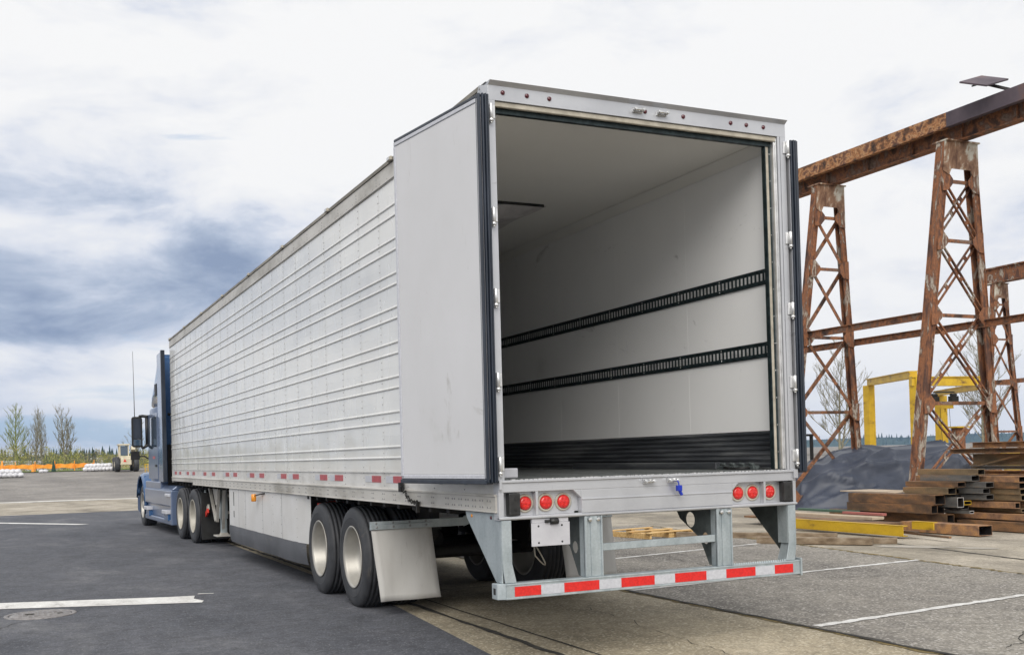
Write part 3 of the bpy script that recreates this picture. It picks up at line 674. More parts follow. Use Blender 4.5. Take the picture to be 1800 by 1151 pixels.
# ---- under-ride guard
G = MB()
G.box(.03, HW, -.02, .06, .490, .592); G.box(.0295, HW+.001, -.024, .064, .583, .596); G.box(.0295, HW+.001, -.024, .064, .486, .499)
guard = G.build('underride_guard', 'galv', T, .003)
b = MB(); b.prism([(.03, -.022, .488), (-.028, .0, .488), (-.028, .09, .488), (.03, .09, .488)], (0, 0, .108)); b.mi = 1; b.box(-.0295, -.020, .025, .065, .518, .566)
b.build('end_cap', ['galv', 'black'], guard, .003)
b = MB(); b.box(HW+.0015, HW+.018, -.03, .10, .475, .612); b.build('end_cap', 'galv', guard, .003)
rd = [(.095, .298), (.482, .765), (.95, 1.233), (1.413, 1.694), (1.878, 2.152), (2.339, 2.519)]
for i, (a, c_) in enumerate(rd):
    MB().box(a, c_, -.0225, -.0205, .505, .572).build('red_reflector', 'red', guard)
    if i < 5: MB().box(c_+.001, rd[i+1][0]-.001, -.0222, -.0205, .505, .572).build('white_reflector', 'tape_white', guard)
for xa, xb in ((.665, .812), (1.812, 1.955)):
    b = MB(); b.box(xa, xb, .0, .012, .5965, 1.029); b.box(xa, xa+.022, -.014, .07, .5965, 1.029); b.box(xb-.012, xb, -.014, .07, .5965, 1.029); b.box(xa+.050, xb-.040, -.008, .0, .5965, 1.029)
    b.build('upright', 'galv', guard, .003)
    for dx in (.030, .098): MB().lathe([(0, .016), (.014, .015), (.018, .0)], (xa+.012+dx, -.009, 1.005), (0, -1, 0), 8, smooth=False).build('bolt', 'chrome', guard)
    # triangular web plate with round hole
    ring = []; x = xa+.002
    outer = [(.07, .60), (.075, 1.05), (.62, 1.05)]
    b = MB()
    def holed(c_, rr, corners):      # plate cell with a round hole
        cy, cz = c_; n_ = len(corners); K_ = 24; oc = []; ic = []
        per = []
        for i in range(n_):
            for j in range(K_//n_): t = j/(K_//n_); per.append((corners[i][0]*(1-t)+corners[(i+1) % n_][0]*t, corners[i][1]*(1-t)+corners[(i+1) % n_][1]*t))
        for (py, pz) in per:
            a = math.atan2((pz-cz), (py-cy)); ic.append((cy+rr*math.cos(a), cz+rr*math.sin(a)))
        for xx in (x, x+.008):
            for i in range(len(per)):
                j = (i+1) % len(per); b.face([(xx, *per[i]), (xx, *per[j]), (xx, *ic[j]), (xx, *ic[i])])
        for i in range(len(per)):
            j = (i+1) % len(per); b.face([(x, *ic[i]), (x, *ic[j]), (x+.008, *ic[j]), (x+.008, *ic[i])]); b.face([(x, *per[i]), (x, *per[j]), (x+.008, *per[j]), (x+.008, *per[i])])
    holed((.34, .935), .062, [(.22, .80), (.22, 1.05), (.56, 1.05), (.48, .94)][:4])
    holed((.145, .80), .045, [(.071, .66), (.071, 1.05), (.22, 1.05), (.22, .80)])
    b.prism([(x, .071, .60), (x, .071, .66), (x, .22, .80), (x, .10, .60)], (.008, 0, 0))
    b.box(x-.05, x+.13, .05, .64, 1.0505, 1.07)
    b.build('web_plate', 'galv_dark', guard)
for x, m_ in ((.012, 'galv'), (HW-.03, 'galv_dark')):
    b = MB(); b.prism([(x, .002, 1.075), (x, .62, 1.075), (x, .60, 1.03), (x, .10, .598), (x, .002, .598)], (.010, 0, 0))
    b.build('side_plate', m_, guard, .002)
    s_ = 1 if x < 1 else -1; xo = x if x < 1 else x+.01
    b = MB(); b.prism([(xo, -.012, 1.029), (xo+s_*.075, -.012, 1.029), (xo+s_*.075, -.012, .73), (xo+s_*.105, -.012, .598), (xo+s_*.018, -.012, .598), (xo, -.012, .73)], (0, .012, 0)); b.box(*sorted((xo+s_*.0655, xo+s_*.0745)), .0005, .12, .73, 1.029); b.prism([(xo+s_*.0505, .0005, .7295), (xo+s_*.0605, .0005, .7295), (xo+s_*.104, .0005, .598), (xo+s_*.094, .0005, .598)], (0, .10, 0))
    b.build('corner_upright', 'galv', guard, .003)
MB().bar((.8125, .03, .80), (1.8115, .03, .808), .04, .052).build('step_bar', 'galv', guard, .003)
b = MB()
for i in range(26): b.cap((1.98+i*.022, .01, .596), (0, 0, 1), .008, .012, 6)
b.build('step_teeth', 'galv', guard)
for y, m_ in ((.50, 'amber'), (.16, 'lens_dark')): MB().lathe([(0, .014), (.006, .010), (.007, 0)], (.0115, y, 1.045), (-1, 0, 0), 12).build('stud', m_, guard)
b = MB(); b.box(.243, .548, -.004, .0, .838, 1.000); b.mi = 1
for x in (.30, .485):
    for z in (.862, .978): b.cap((x, -.004, z), (0, -1, 0), .008, .003, 8)
b.mi = 0; b.box(.25, .54, .0, .02, 1.0005, 1.029); pl = b.build('licence_plate', ['plate', 'black'], T, .006, 2)
b = MB(); b.lathe([(-.03, .0), (-.03, .022), (.03, .022), (.03, 0)], (.42, -.01, 1.008), (1, 0, 0), 14); b.box(.35, .38, -.02, .0, 1.002, 1.02); b.build('plate_lamp', 'plastic', pl)
b = MB(); b.tube([(.50+.13*math.sin(a*.35), .55, .86-.22*math.sin(a*.31+.4)) if a else (.52, .55, 1.0) for a in range(9)], .005, 6); b.build('air_line', 'beige', T)
# ---- underside
b = MB()
for x in (.62, 1.88): b.box(x, x+.10, 2.95, 7.6, .80, 1.02); b.box(x-.02, x+.12, 2.95, 7.6, .78, .80)
for i in range(40): b.box(.05, 2.54, .25+i*.39, .31+i*.39, 1.035, 1.115)
b.box(.04, 2.55, .09, LEN-.02, 1.116, 1.249); b.box(.5, 2.09, 13.4, LEN-.05, 1.02, 1.10)
b.build('chassis_frame', 'under', T)
for y in (3.60, 4.845):
    b = MB(); b.tube([(.3, y, .5), (2.29, y, .5)], .065, 12); b.box(.58, .76, y-.32, y+.32, .58, .78); b.box(1.84, 2.02, y-.32, y+.32, .58, .78)
    b.lathe([(-.12, .0), (-.12, .12), (.12, .12), (.12, 0)], (.95, y+.25, .62), (0, 1, 0), 14); b.lathe([(-.12, .0), (-.12, .12), (.12, .12), (.12, 0)], (1.64, y+.25, .62), (0, 1, 0), 14)
    b.bar((.67, y-.6, .78), (.67, y, .5), .09, .14); b.bar((1.93, y-.6, .78), (1.93, y, .5), .09, .14)
    b.build('axle', 'under', T)
MB().tube([(.8, 6.2, .78), (1.8, 6.2, .78)], .15, 16).build('air_tank', 'under', T)
b = MB(); b.bar((.12, 5.22, .93), (.28, 5.0, .97), .03, .03); b.tube([(.12, 5.2, .97), (.4, 5.1, 1.0)], .02, 6); b.build('air_pipe', 'red_mark', T)
tyre_prof = [(-.140, .300), (-.152, .340), (-.156, .400), (-.150, .450), (-.138, .482), (-.118, .497), (-.096, .5015), (-.095, .4925), (-.086, .4925), (-.085, .503), (-.052, .505), (-.051, .494), (-.040, .494), (-.039, .506), (-.006, .507), (-.005, .495), (.006, .495), (.007, .507),
             (.039, .506), (.040, .494), (.051, .494), (.052, .505), (.085, .503), (.086, .4925), (.095, .4925), (.096, .5015), (.118, .497), (.138, .482), (.150, .450), (.156, .400), (.152, .340), (.140, .300)]
rim_prof = [(-.142, .302), (-.150, .312), (-.156, .306), (-.150, .290), (-.125, .281), (-.040, .270), (.012, .240), (.020, .225), (.021, .165), (.020, .0)]
def wheel(parent, x, y, sg, local=False, rimm='rim', hub=False, z=.505):
    """one wheel; sg=-1: dish faces -x"""
    b = MB(); b.lathe([(t*-sg, r) for t, r in rim_prof], (x, y, z), (1, 0, 0), 48)
    b.lathe([(t*-sg, r) for t, r in ((.02, .281), (.13, .281), (.14, .302))], (x, y, z), (1, 0, 0), 48)
    for k in range(10):
        a = k*.6283; b.cap((x-sg*.0205 + sg*.0*k, y+.143*math.cos(a), z+.143*math.sin(a)), (sg, 0, 0), .019, .028, 6)
    o = b.build('wheel', rimm, parent)
    b = MB(); b.lathe(tyre_prof, (x, y, z), (1, 0, 0), 64)
    for t in (.155,): b.lathe([(-t-.001, .385), (-t-.004, .392), (-t-.001, .40)], (x, y, z), (1, 0, 0), 64)
    b.build('tyre', 'tyre', o)
    b = MB()
    if hub: b.lathe([(-sg*.02, .11), (sg*.12, .105), (sg*.15, .08), (sg*.155, 0)], (x, y, z), (1, 0, 0), 20)
    else: b.lathe([(-sg*.02, .10), (sg*.035, .085), (sg*.045, .05), (sg*.046, 0)], (x, y, z), (1, 0, 0), 20)
    b.build('hub', 'rim' if hub else rimm, o)
    return o
for y in (3.60, 4.845):
    wheel(T, .185, y, -1); wheel(T, .520, y, 1); wheel(T, HW-.520, y, -1); wheel(T, HW-.185, y, 1)
for xa, xb, wv in ((0, .60, 0), (1.99, 2.59, 1)):
    b = MB(); nx, nz = 10, 12; gr = []
    for i in range(nx+1):
        col = []
        for j in range(nz+1):
            x = xa+(xb-xa)*i/nx + .045*(j/nz)*0; z = .835-.685*j/nz + (0 if not wv else .06)
            yy = 2.87-.09*(j/nz)**1.3+.010*math.sin(i*.9+j*.5)*(j/nz)
            x += (.05*(j/nz))*(1 if not wv else .3)
            col.append(b.bm.verts.new((x, yy, z)))
        gr.append(col)
    for i in range(nx):
        for j in range(nz): b.bm.faces.new((gr[i][j], gr[i+1][j], gr[i+1][j+1], gr[i][j+1])).smooth = True
    o = b.build('mud_flap', 'flap', T); sm = o.modifiers.new('solid', 'SOLIDIFY'); sm.thickness = .006
    b = MB(); b.box(xa-.008, xb+.01, 2.845, 2.862, .815, .862); b.box(xa-.01, xb+.34 if not wv else xb, 2.863, 2.878, .81, .890); b.mi = 1
    for k in range(4):
        for z in (.838, .873): b.cap((xa+.05+k*.165, 2.845 if z < .85 else 2.862, z), (0, -1, 0), .012, .006)
    if not wv: b.mi = 0; b.prism([(.9405, 2.87, .80), (1.25, 2.87, .80+.12), (1.25, 2.87, 1.0), (.9405, 2.87, .9)], (0, .012, 0))
    b.build('flap_bracket', ['galv', 'rivet'], o, .002)
# side skirts
for x0, sg in ((0, 1), (HW, -1)):
    b = MB(); n_ = 14
    def edge(t): return 5.27+.02*t+.26*max(0, t-.25)**1.8
    zs = [1.075-.56*k/10 for k in range(11)]
    cols = []
    for k, z in enumerate(zs):
        t = k/10*.72; row = []
        for i in range(n_+1):
            y = edge(t)+(9.985-edge(t))*i/n_; row.append(b.bm.verts.new((x0+sg*(.012+.0*i)+sg*.05*math.exp(-i*1.2), y, z)))
        cols.append(row)
    for k in range(10):
        for i in range(n_): b.bm.faces.new((cols[k][i], cols[k][i+1], cols[k+1][i+1], cols[k+1][i])).smooth = True
    b.mi = 1
    for y in (9.25, 8.75, 7.6, 6.5): b.box(*sorted((x0+sg*.0108, x0+sg*.0118)), y-.004, y+.004, .52, 1.07)
    for y in (6.95, 6.5, 8.75, 7.6, 5.7):
        for k in range(5): b.cap((x0+sg*.0115, y+.03, .58+k*.11), (-sg, 0, 0), .006, .004)
    b.mi = 2
    b.box(*sorted((x0+sg*.0095, x0+sg*.0117)), 9.60, 9.64, .82, 1.03); b.box(*sorted((x0+sg*.0095, x0+sg*.0117)), 9.60, 9.64, .65, .745)
    sk = b.build('side_skirt', ['skirt', 'rivet', 'black'], T)
    b = MB(); rows = []
    for z, ox in ((.518, 0), (.42, -.004), (.33, .006), (.262, .022)):
        row = []
        for i in range(n_+1):
            ys = 5.47 if z > .4 else 5.50; y = ys+(9.99-ys)*i/n_
            row.append(b.bm.verts.new((x0+sg*(.008+ox+.006*math.sin(i*1.3+z*9))+sg*.05*math.exp(-i*1.2), y, z)))
        rows.append(row)
    for k in range(3):
        for i in range(n_): b.bm.faces.new((rows[k][i], rows[k][i+1], rows[k+1][i+1], rows[k+1][i])).smooth = True
    b.build('rubber_strip', 'skirt_grey', sk)
b = MB(); b.tube([(.01, 7.45, 1.055), (-.03, 7.6, 1.04), (-.05, 7.78, 1.02)], .010, 6)
o = b.build('lamp_bracket', 'black', T)
b = MB(); b.lathe([(-.05, .0), (-.05, .035), (.05, .035), (.05, 0)], (-.055, 7.84, .99), (0, 0, 1), 14); b.build('amber_lamp', 'amber', o, .006)
# landing gear
lg = MB()
for x in (.25, 2.21):
    lg.box(x, x+.13, 12.15, 12.28, .50, 1.08); lg.box(x+.015, x+.115, 12.165, 12.265, .22, .4995)
lgo = lg.build('landing_gear', 'galv', T, .004)
for x in (.315, 2.275):
    b = MB(); b.box(x-.15, x+.15, 12.05, 12.38, .195, .22); b.prism([(x-.08, 12.14, .221), (x+.08, 12.14, .221), (x+.03, 12.2, .30), (x-.03, 12.2, .30)], (0, .08, 0)); b.build('foot', 'rail', lgo, .004)
b = MB(); b.prism([(.20, 11.85, 1.08), (.20, 12.65, 1.08), (.20, 12.32, .74), (.20, 12.16, .74)], (.012, 0, 0)); b.build('gear_plate', 'rail', lgo)
for p, q in (((.17, 11.80, 1.06), (.20, 12.16, .46)), ((.17, 12.72, 1.06), (.20, 12.28, .46)), ((.22, 11.55, 1.06), (.27, 12.0, .34)), ((.38, 12.2, .9), (2.2, 12.2, .6)), ((.38, 12.2, .6), (2.2, 12.2, .9))):
    MB().bar(p, q, .045, .045).build('brace', 'rail', lgo)
MB().bar((.12, 12.55, .70), (.12, 13.1, .50), .03, .10).build('stay', 'rail', lgo)
MB().bar((.10, 12.50, .64), (.10, 12.85, .50), .03, .08).build('red_tag', 'red_mark', lgo)
MB().bar((.10, 12.90, .46), (.10, 13.1, .40), .03, .08).build('red_tag', 'red_mark', lgo)
b = MB(); b.tube([(.10, 12.75, 1.0), (.09, 12.78, .7), (.09, 12.82, .33)], .014, 6); b.build('crank_handle', 'galv', lgo)

# ---- small things lying in the trailer
c0 = thing('paper_roll', (.20, .35, 1.313), 'small off white block lying on the trailer floor by the left post', 'paper roll')
b = MB(); b.box(.175, .30, .30, .40, 1.3135, 1.385); b.build('block', 'plate', c0, .008, 2)
b = MB(); b.box(.10, .174, .32, .38, 1.3135, 1.35); b.build('core', 'etrack', c0, .004)
c1 = thing('load_bar', (2.42, .9, 1.313), 'dark load bar lying along the base of the right liner wall', 'load bar')
b = MB(); b.box(2.40, 2.46, .78, 3.3, 1.3135, 1.372); b.build('tube', 'scuff', c1, .006)
b = MB()
for k in range(4):
    y = .26+k*.125; b.box(2.385, 2.45, y, y+.085, 1.3135, 1.345); b.tube([(2.40, y+.01, 1.352), (2.40, y+.075, 1.358)], .014, 8)
b.box(2.41, 2.44, .25, .7795, 1.3135, 1.336); b.build('ratchet', 'galv_dark', c1, .004)
b = MB(); b.tube([(2.38, .30, 1.33), (2.30, .36, 1.32), (2.33, .50, 1.32), (2.37, .62, 1.33)], .012, 6); b.build('strap', 'black', c1)

# ---------------------------------------------------------------- tractor (built in its own frame)
K = thing('tractor_unit', (1.175, 14.15, 0), 'blue day cab tractor unit coupled to the white trailer', 'truck', rz=R(1.7), local=True)
def loft(b, secs, mi=0):
    """sections of equal length joined into a skin, ends capped"""
    rg = [[b.bm.verts.new(p) for p in s_] for s_ in secs]; n = len(secs[0])
    for i in range(len(rg)-1):
        for k in range(n): f = b.bm.faces.new((rg[i][k], rg[i][(k+1) % n], rg[i+1][(k+1) % n], rg[i+1][k])); f.smooth = True; f.material_index = mi
    b.bm.faces.new(rg[0][::-1]); b.bm.faces.new(rg[-1])
def rsec(y, hw, z0, z1, r, n=4):
    pts = []
    for cx_, cz_, a0 in ((hw-r, z0+r, -90), (hw-r, z1-r, 0), (-hw+r, z1-r, 90), (-hw+r, z0+r, 180)):
        for k in range(n+1): a = R(a0+90*k/n); pts.append((cx_+r*math.cos(a), y, cz_+r*math.sin(a)))
    return pts
b = MB(); loft(b, [rsec(3.15, 1.18, 1.05, 2.78, .06), rsec(4.6, 1.18, 1.05, 2.76, .08), rsec(4.95, 1.12, 1.08, 2.60, .16), rsec(5.35, 1.0, 1.1, 2.0, .2)])
cab = b.build('cab', 'blue_light', K)
b = MB(); loft(b, [rsec(3.15, 1.185, 2.781, 3.86, .12, 6), rsec(3.4, 1.185, 2.781, 3.80, .2, 6), rsec(3.75, 1.18, 2.781, 3.62, .3, 6), rsec(4.1, 1.17, 2.781, 3.40, .30, 6), rsec(4.45, 1.15, 2.781, 3.15, .18, 6), rsec(4.72, 1.12, 2.781, 2.92, .06, 6), rsec(4.85, 1.05, 2.775, 2.80, .01, 6)])
rf = b.build('roof_fairing', 'blue', K)
for sx in (-1, 1):
    b = MB(); b.box(*sorted((sx*1.183, sx*1.195)), 3.45, 3.75, 2.98, 3.25); b.build('side_vent', 'black', rf, .01)
    b = MB(); b.prism([(sx*1.19, 2.42, 1.10), (sx*1.19, 3.14, 1.10), (sx*1.19, 3.14, 3.84), (sx*1.19, 2.48, 3.88)], (sx*.035, 0, 0))
    o = b.build('side_extender', 'blue', K, .006)
    b = MB(); b.bar((sx*1.21, 2.39, 1.10), (sx*1.21, 2.45, 3.88), .08, .06, (0, 1, 0)); b.build('rubber_edge', 'rubber', o)
b = MB(); b.box(-1.12, 1.12, 3.08, 3.145, 1.06, 3.80); b.build('rear_wall', 'blue', K, .01)
b = MB(); b.box(-1.05, 1.05, 3.04, 3.079, 1.0, 1.9); b.tube([(-.7, 3.0, 1.5), (-.5, 2.6, 1.3), (-.3, 2.2, 1.4)], .03, 8); b.tube([(-1.05, 2.9, 2.55), (-.4, 2.95, 2.45)], .03, 8)
b.build('deck_plate', 'under', K)
for sx in (-1, 1):
    d_ = MB(); d_.box(*sorted((sx*1.181, sx*1.193)), 3.45, 4.82, 1.15, 2.62); dr = d_.build('door', 'blue_light', K, .006)
    g = MB(); g.prism([(sx*1.1935, 3.55, 1.86), (sx*1.1935, 4.72, 1.80), (sx*1.1935, 4.72, 2.30), (sx*1.1935, 4.5, 2.52), (sx*1.1935, 3.55, 2.54)], (sx*.006, 0, 0)); g.build('window', 'glass', dr)
    g = MB(); g.box(*sorted((sx*1.1935, sx*1.21)), 3.58, 3.78, 1.42, 1.47); g.build('handle', 'black', dr)
    g = MB(); g.box(*sorted((sx*1.1935, sx*1.198)), 3.85, 4.15, 1.60, 1.66); g.build('faded_marking', 'tape_red', dr)
g = MB(); g.prism([(-.98, 4.98, 2.05), (.98, 4.98, 2.05), (.98, 4.80, 2.60), (-.98, 4.80, 2.60)], (0, .12, 0)); g.build('windscreen', 'glass', K)
b = MB(); loft(b, [rsec(5.0, .98, .9, 1.95, .2), rsec(5.8, .86, .9, 1.75, .25), rsec(6.7, .72, .85, 1.55, .25), rsec(7.25, .6, .8, 1.35, .2)])
b.build('hood', 'blue', K)
for sx in (-1, 1):
    b = MB(); rg = []
    for k in range(13):
        a = R(195-180*k/12); yy = 6.05+.66*math.cos(a); zz_ = .50+.72*math.sin(a)
        rg.append([b.bm.verts.new((sx*xx, yy+dy, max(zz_+dz, .3))) for xx, dy, dz in ((1.20, 0, -.03), (1.23, 0, 0), (1.15, .0, .06), (.6, .05, .12))])
    for i in range(12):
        for k in range(3): b.bm.faces.new((rg[i][k], rg[i][k+1], rg[i+1][k+1], rg[i+1][k])).smooth = True
    o = b.build('fender', 'blue', K); sm = o.modifiers.new('solid', 'SOLIDIFY'); sm.thickness = .02
b = MB(); loft(b, [rsec(6.7, 1.2, .3, .75, .1), rsec(7.1, 1.1, .3, .75, .1), rsec(7.4, .8, .32, .7, .1)]); b.build('bumper', 'blue_light', K)
for sx in (-1, 1):
    b = MB(); b.box(*sorted((sx*1.215, sx*.85)), 1.72, 5.35, .60, .93); b.box(*sorted((sx*1.215, sx*.85)), 1.72, 5.35, .22, .33)
    b.box(*sorted((sx*1.16, sx*.85)), 1.80, 5.30, .33, .60); b.prism([(sx*1.214, 1.72, .93), (sx*1.214, 5.35, .93), (sx*1.10, 5.35, 1.02), (sx*1.10, 1.72, 1.02)], (-sx*.2, 0, 0))
    b.box(*sorted((sx*1.2, sx*.8)), 3.1, 5.3, .935, 1.10)
    b.box(*sorted((sx*1.216, sx*.86)), 1.68, 1.80, .22, .93)
    o = b.build('tank_fairing', 'blue_light', K, .02, 2)
    for y in (1.95, 4.55):
        c_ = MB(); c_.box(*sorted((sx*1.285, sx*1.1)), y, y+.55, .44, .52); c_.build('step', 'tape_white', o, .01)
        c_ = MB(); c_.box(*sorted((sx*1.24, sx*1.1)), y+.02, y+.5, .30, .439); c_.build('step_riser', 'blue', o, .01)
    c_ = MB(); c_.box(*sorted((sx*1.25, sx*1.1)), 1.8, 2.3, .80, .86); c_.build('grab_step', 'tape_white', o, .01)
for y in (-.65, .65):
    wheel(K, -1.065, y, -1, rimm='rim_white'); wheel(K, -.735, y, 1, rimm='rim_white'); wheel(K, .735, y, -1, rimm='rim_white'); wheel(K, 1.065, y, 1, rimm='rim_white')
wheel(K, -1.02, 6.05, -1, hub=True); wheel(K, 1.02, 6.05, 1, hub=True)
b = MB()
for x in (-.45, .37): b.box(x, x+.08, -1.5, 6.9, .70, .98)
b.tube([(-1.1, -.65, .5), (1.1, -.65, .5)], .09, 12); b.tube([(-1.1, .65, .5), (1.1, .65, .5)], .09, 12); b.tube([(-.95, 6.05, .5), (.95, 6.05, .5)], .07, 10)
b.box(-.45, .45, -.45, .5, .985, 1.015); b.build('chassis', 'under', K)
for x in (-1.2, .6):
    b = MB(); b.box(x, x+.60, -1.42, -1.40, .12, .95); b.build('mud_flap', 'black', K)
# mirrors
for sx in (-1, 1):
    b = MB(); b.tube([(sx*1.19, 4.80, 2.58), (sx*1.30, 4.92, 2.60), (sx*1.36, 4.97, 2.59)], .035, 8); b.tube([(sx*1.19, 4.80, 1.93), (sx*1.30, 4.92, 1.86), (sx*1.34, 4.97, 1.94)], .035, 8)
    b.tube([(sx*1.215, 4.84, 2.59), (sx*1.21, 4.85, 1.93)], .04, 8)
    o = b.build('mirror_bracket', 'black', K)
    b = MB(); loft(b, [rsec(4.90, .115, 1.90, 2.57, .05), rsec(4.97, .12, 1.88, 2.59, .06), rsec(5.08, .07, 1.95, 2.5, .05)])
    for v in b.bm.verts: v.co.x += sx*1.42
    h = b.build('mirror_housing', 'black', o)
    b = MB(); b.box(sx*1.42-.085, sx*1.42+.085, 4.893, 4.899, 2.08, 2.54); b.build('mirror_glass', 'rubber', h, .02, 2)
    b = MB(); b.box(sx*1.42-.085, sx*1.42+.085, 4.893, 4.899, 1.92, 2.06); b.build('wide_angle_glass', 'glass', h, .02, 2)
b = MB(); b.tube([(-1.46, 5.0, 2.56), (-1.465, 5.0, 3.2), (-1.475, 5.0, 4.1)], .010, 6, .004); b.build('antenna', 'under', K)
b = MB(); b.tube([(-.85, 6.0, 1.5), (-1.1, 6.1, 1.68), (-1.3, 6.1, 1.68)], .018, 6); b.box(-1.42, -1.22, 6.05, 6.12, 1.60, 1.80); b.build('hood_mirror', 'black', K)

# ---------------------------------------------------------------- crane runway
def lattice_tower(y, legs, levels, label, laced, xoff=0, plate=True):
    """legs: ((xbot,xtop),(xbot,xtop)); two battered legs in the plane x-z"""
    (l0, l1), (r0, r1) = legs; zt = 7.84; cx_ = (l0+r0)/2
    o = thing('crane_tower', (cx_, y, 0), label, 'crane tower', 'rusty lattice towers of the crane runway')
    def X(k, z): a, c_ = ((l0, l1), (r0, r1))[k]; return a+(c_-a)*z/zt
    for k in (0, 1):
        b = MB()
        w_, dp = (.185, .085) if laced else (.16, .07)
        for dy in (-dp, dp): b.bar((X(k, 0), y+dy, 0), (X(k, zt), y+dy, zt), w_, .022, (0, 1, 0))
        s_ = -1 if k == 0 else 1
        b.bar((X(k, 0)+s_*w_*.36, y, 0), (X(k, zt)+s_*w_*.36, y, zt), .022, dp*2-.024, (0, 1, 0))
        for q_ in (-1, 1): b.bar((X(k, 0)+q_*w_*.44, y-dp-.024, 0), (X(k, zt)+q_*w_*.44, y-dp-.024, zt), .022, .022, (0, 1, 0))
        z = .3
        while z < zt-.2:
            for dx in (-w_*.3, w_*.3): b.cap((X(k, z)+dx, y-dp-.011, z), (0, -1, 0), .012, .012)
            z += .22
        b.build('leg', 'rust_v', o, .004)
        b = MB(); b.box(X(k, 0)-.25, X(k, 0)+.25, y-.25, y+.25, 0, .04); b.build('base_plate', 'rust', o)
    def brace(p, q, double):
        b = MB()
        if double:
            dv = Vector(q)-Vector(p); nr = Vector((-dv.z, 0, dv.x)).normalized()*.055
            for s_ in (-1, 1): b.bar(Vector(p)+nr*s_, Vector(q)+nr*s_, .028, .05, (0, 1, 0))
            n_ = max(2, int(dv.length/.42))
            for i in range(1, n_): c_ = Vector(p).lerp(Vector(q), i/n_); b.bar(c_-nr, c_+nr, .09, .02, (0, 1, 0))
        else:
            b.bar(p, q, .085, .012, (0, 1, 0)); b.bar(Vector(p)+Vector((0, .03, .03)), Vector(q)+Vector((0, .03, .03)), .014, .06, (0, 1, 0))
        b.build('diagonal_brace', 'rust_v' if double else 'rust', o)
    for i, z in enumerate(levels):
        b = MB(); yy = y-.12
        b.bar((X(0, z), yy+.03, z), (X(1, z), yy+.03, z), .03, .075, (0, 0, 1)); b.build('cross_strut', 'rust', o)
        for k in (0, 1):
            b = MB(); s_ = 1 if k == 0 else -1
            b.prism([(X(k, z)-s_*.07, y-.135, z-.22), (X(k, z)+s_*.10, y-.135, z-.20), (X(k, z)+s_*.24, y-.135, z-.05), (X(k, z)+s_*.24, y-.135, z+.05), (X(k, z)+s_*.10, y-.135, z+.20), (X(k, z)-s_*.07, y-.135, z+.22)], (0, .012, 0))
            b.build('gusset', 'rust_v', o)
        if i+1 < len(levels):
            z2 = levels[i+1]; brace((X(0, z), y-.06, z), (X(1, z2), y-.06, z2), laced); brace((X(1, z), y+.05, z), (X(0, z2), y+.05, z2), laced)
    if plate:
        b = MB(); zb = levels[0]+.1
        b.prism([(X(0, zb)-.06, y-.15, zb+.10), (X(0, zt)-.1, y-.15, zt), (X(1, zt)+.1, y-.15, zt), (X(1, zb)+.06, y-.15, zb+.10), (X(1, zb)-.10, y-.15, zb+.02), (X(1, zb)-.18, y-.15, zb+.16), (X(0, zb)+.18, y-.15, zb+.16), (X(0, zb)+.10, y-.15, zb+.02)], (0, .012, 0))
        b.box(l1-.1, r1+.12, y-.2, y+.2, zt, zt+.03)
        b.build('cap_plate', 'rust_white', o)
    return o
lattice_tower(9.57, ((13.76, 14.97), (16.22, 15.72)), [7.0, 5.74, 4.16, 2.32, .35], 'nearer rusty lattice tower rising behind the steel tube stack', True)
lattice_tower(13.38, ((13.72, 14.92), (16.0, 15.56)), [7.05, 5.79, 4.12, 2.31, .3], 'rusty lattice tower standing just right of the open trailer, its foot behind the tarp', False)
lattice_tower(23.45, ((32.2, 32.95), (34.3, 33.5)), [7.0, 5.6, 3.8, 1.9, .3], 'farthest rusty lattice tower, at the right edge of the photo', False)
rb = thing('runway_beam', (15.3, 13, 7.87), 'long rusty crane runway beam carried by the two nearer lattice towers', 'crane beam', 'crane runway beams')
b = MB(); b.box(15.02, 15.06, 9.52, 19.0, 8.17, 8.47); b.box(15.03, 15.16, 9.52, 19.0, 8.44, 8.475); b.box(15.0, 15.14, 9.52, 19.0, 8.15, 8.18)
b.build('side_channel', 'rust_flake', rb, .004)
b = MB(); b.box(15.02, 15.06, 2.0, 9.515, 8.17, 8.47); b.box(15.03, 15.16, 2.0, 9.515, 8.44, 8.475); b.box(15.0, 15.14, 2.0, 9.515, 8.15, 8.18)
b.build('side_channel', 'rust_purple', rb, .004)['label'] = 'dark purple grey section of the side channel'
b = MB(); b.box(15.36, 15.39, 2.0, 19.0, 7.90, 8.44); b.box(15.26, 15.50, 2.0, 19.0, 7.875, 7.90); b.box(15.17, 15.56, 2.0, 19.0, 8.44, 8.47)
for i in range(12): b.box(15.28, 15.36, 2.6+i*1.35, 2.62+i*1.35, 7.90, 8.44)
b.build('girder', 'rust', rb, .004)
b = MB(); b.box(15.39, 15.42, 2, 19, 8.47, 8.53); b.build('rail', 'rust', rb)
rb2 = thing('runway_beam', (33.2, 18, 7.87), 'short far rusty runway beam on the farthest tower', 'crane beam', 'crane runway beams')
b = MB(); b.box(33.0, 33.04, 4, 24.3, 7.9, 8.5); b.box(32.9, 33.35, 4, 24.3, 8.45, 8.5); b.box(32.9, 33.35, 4, 24.3, 7.87, 7.9); b.build('girder', 'rust_v', rb2)
for x, z, y0, y1, lb in ((14.42, 4.17, 9.75, 20, 'front rusty horizontal tie between the two nearer towers'), (15.90, 4.02, 5.0, 20, 'rear rusty horizontal tie running past the two nearer towers')):
    b = MB(); b.box(x-.01, x+.01, y0, y1, z-.08, z+.08); b.box(x-.06, x+.0098, y0, y1, z+.065, z+.0802); b.box(x-.06, x+.0098, y0, y1, z-.0802, z-.065)
    tag(b.build('tie_beam', 'rust'), lb, 'steel tie', 'horizontal ties of the crane runway')
b = MB(); b.box(32.3, 32.36, 6, 24, 3.75, 3.92); tag(b.build('tie_beam', 'rust'), 'short rusty tie meeting the farthest tower', 'steel tie', 'horizontal ties of the crane runway')
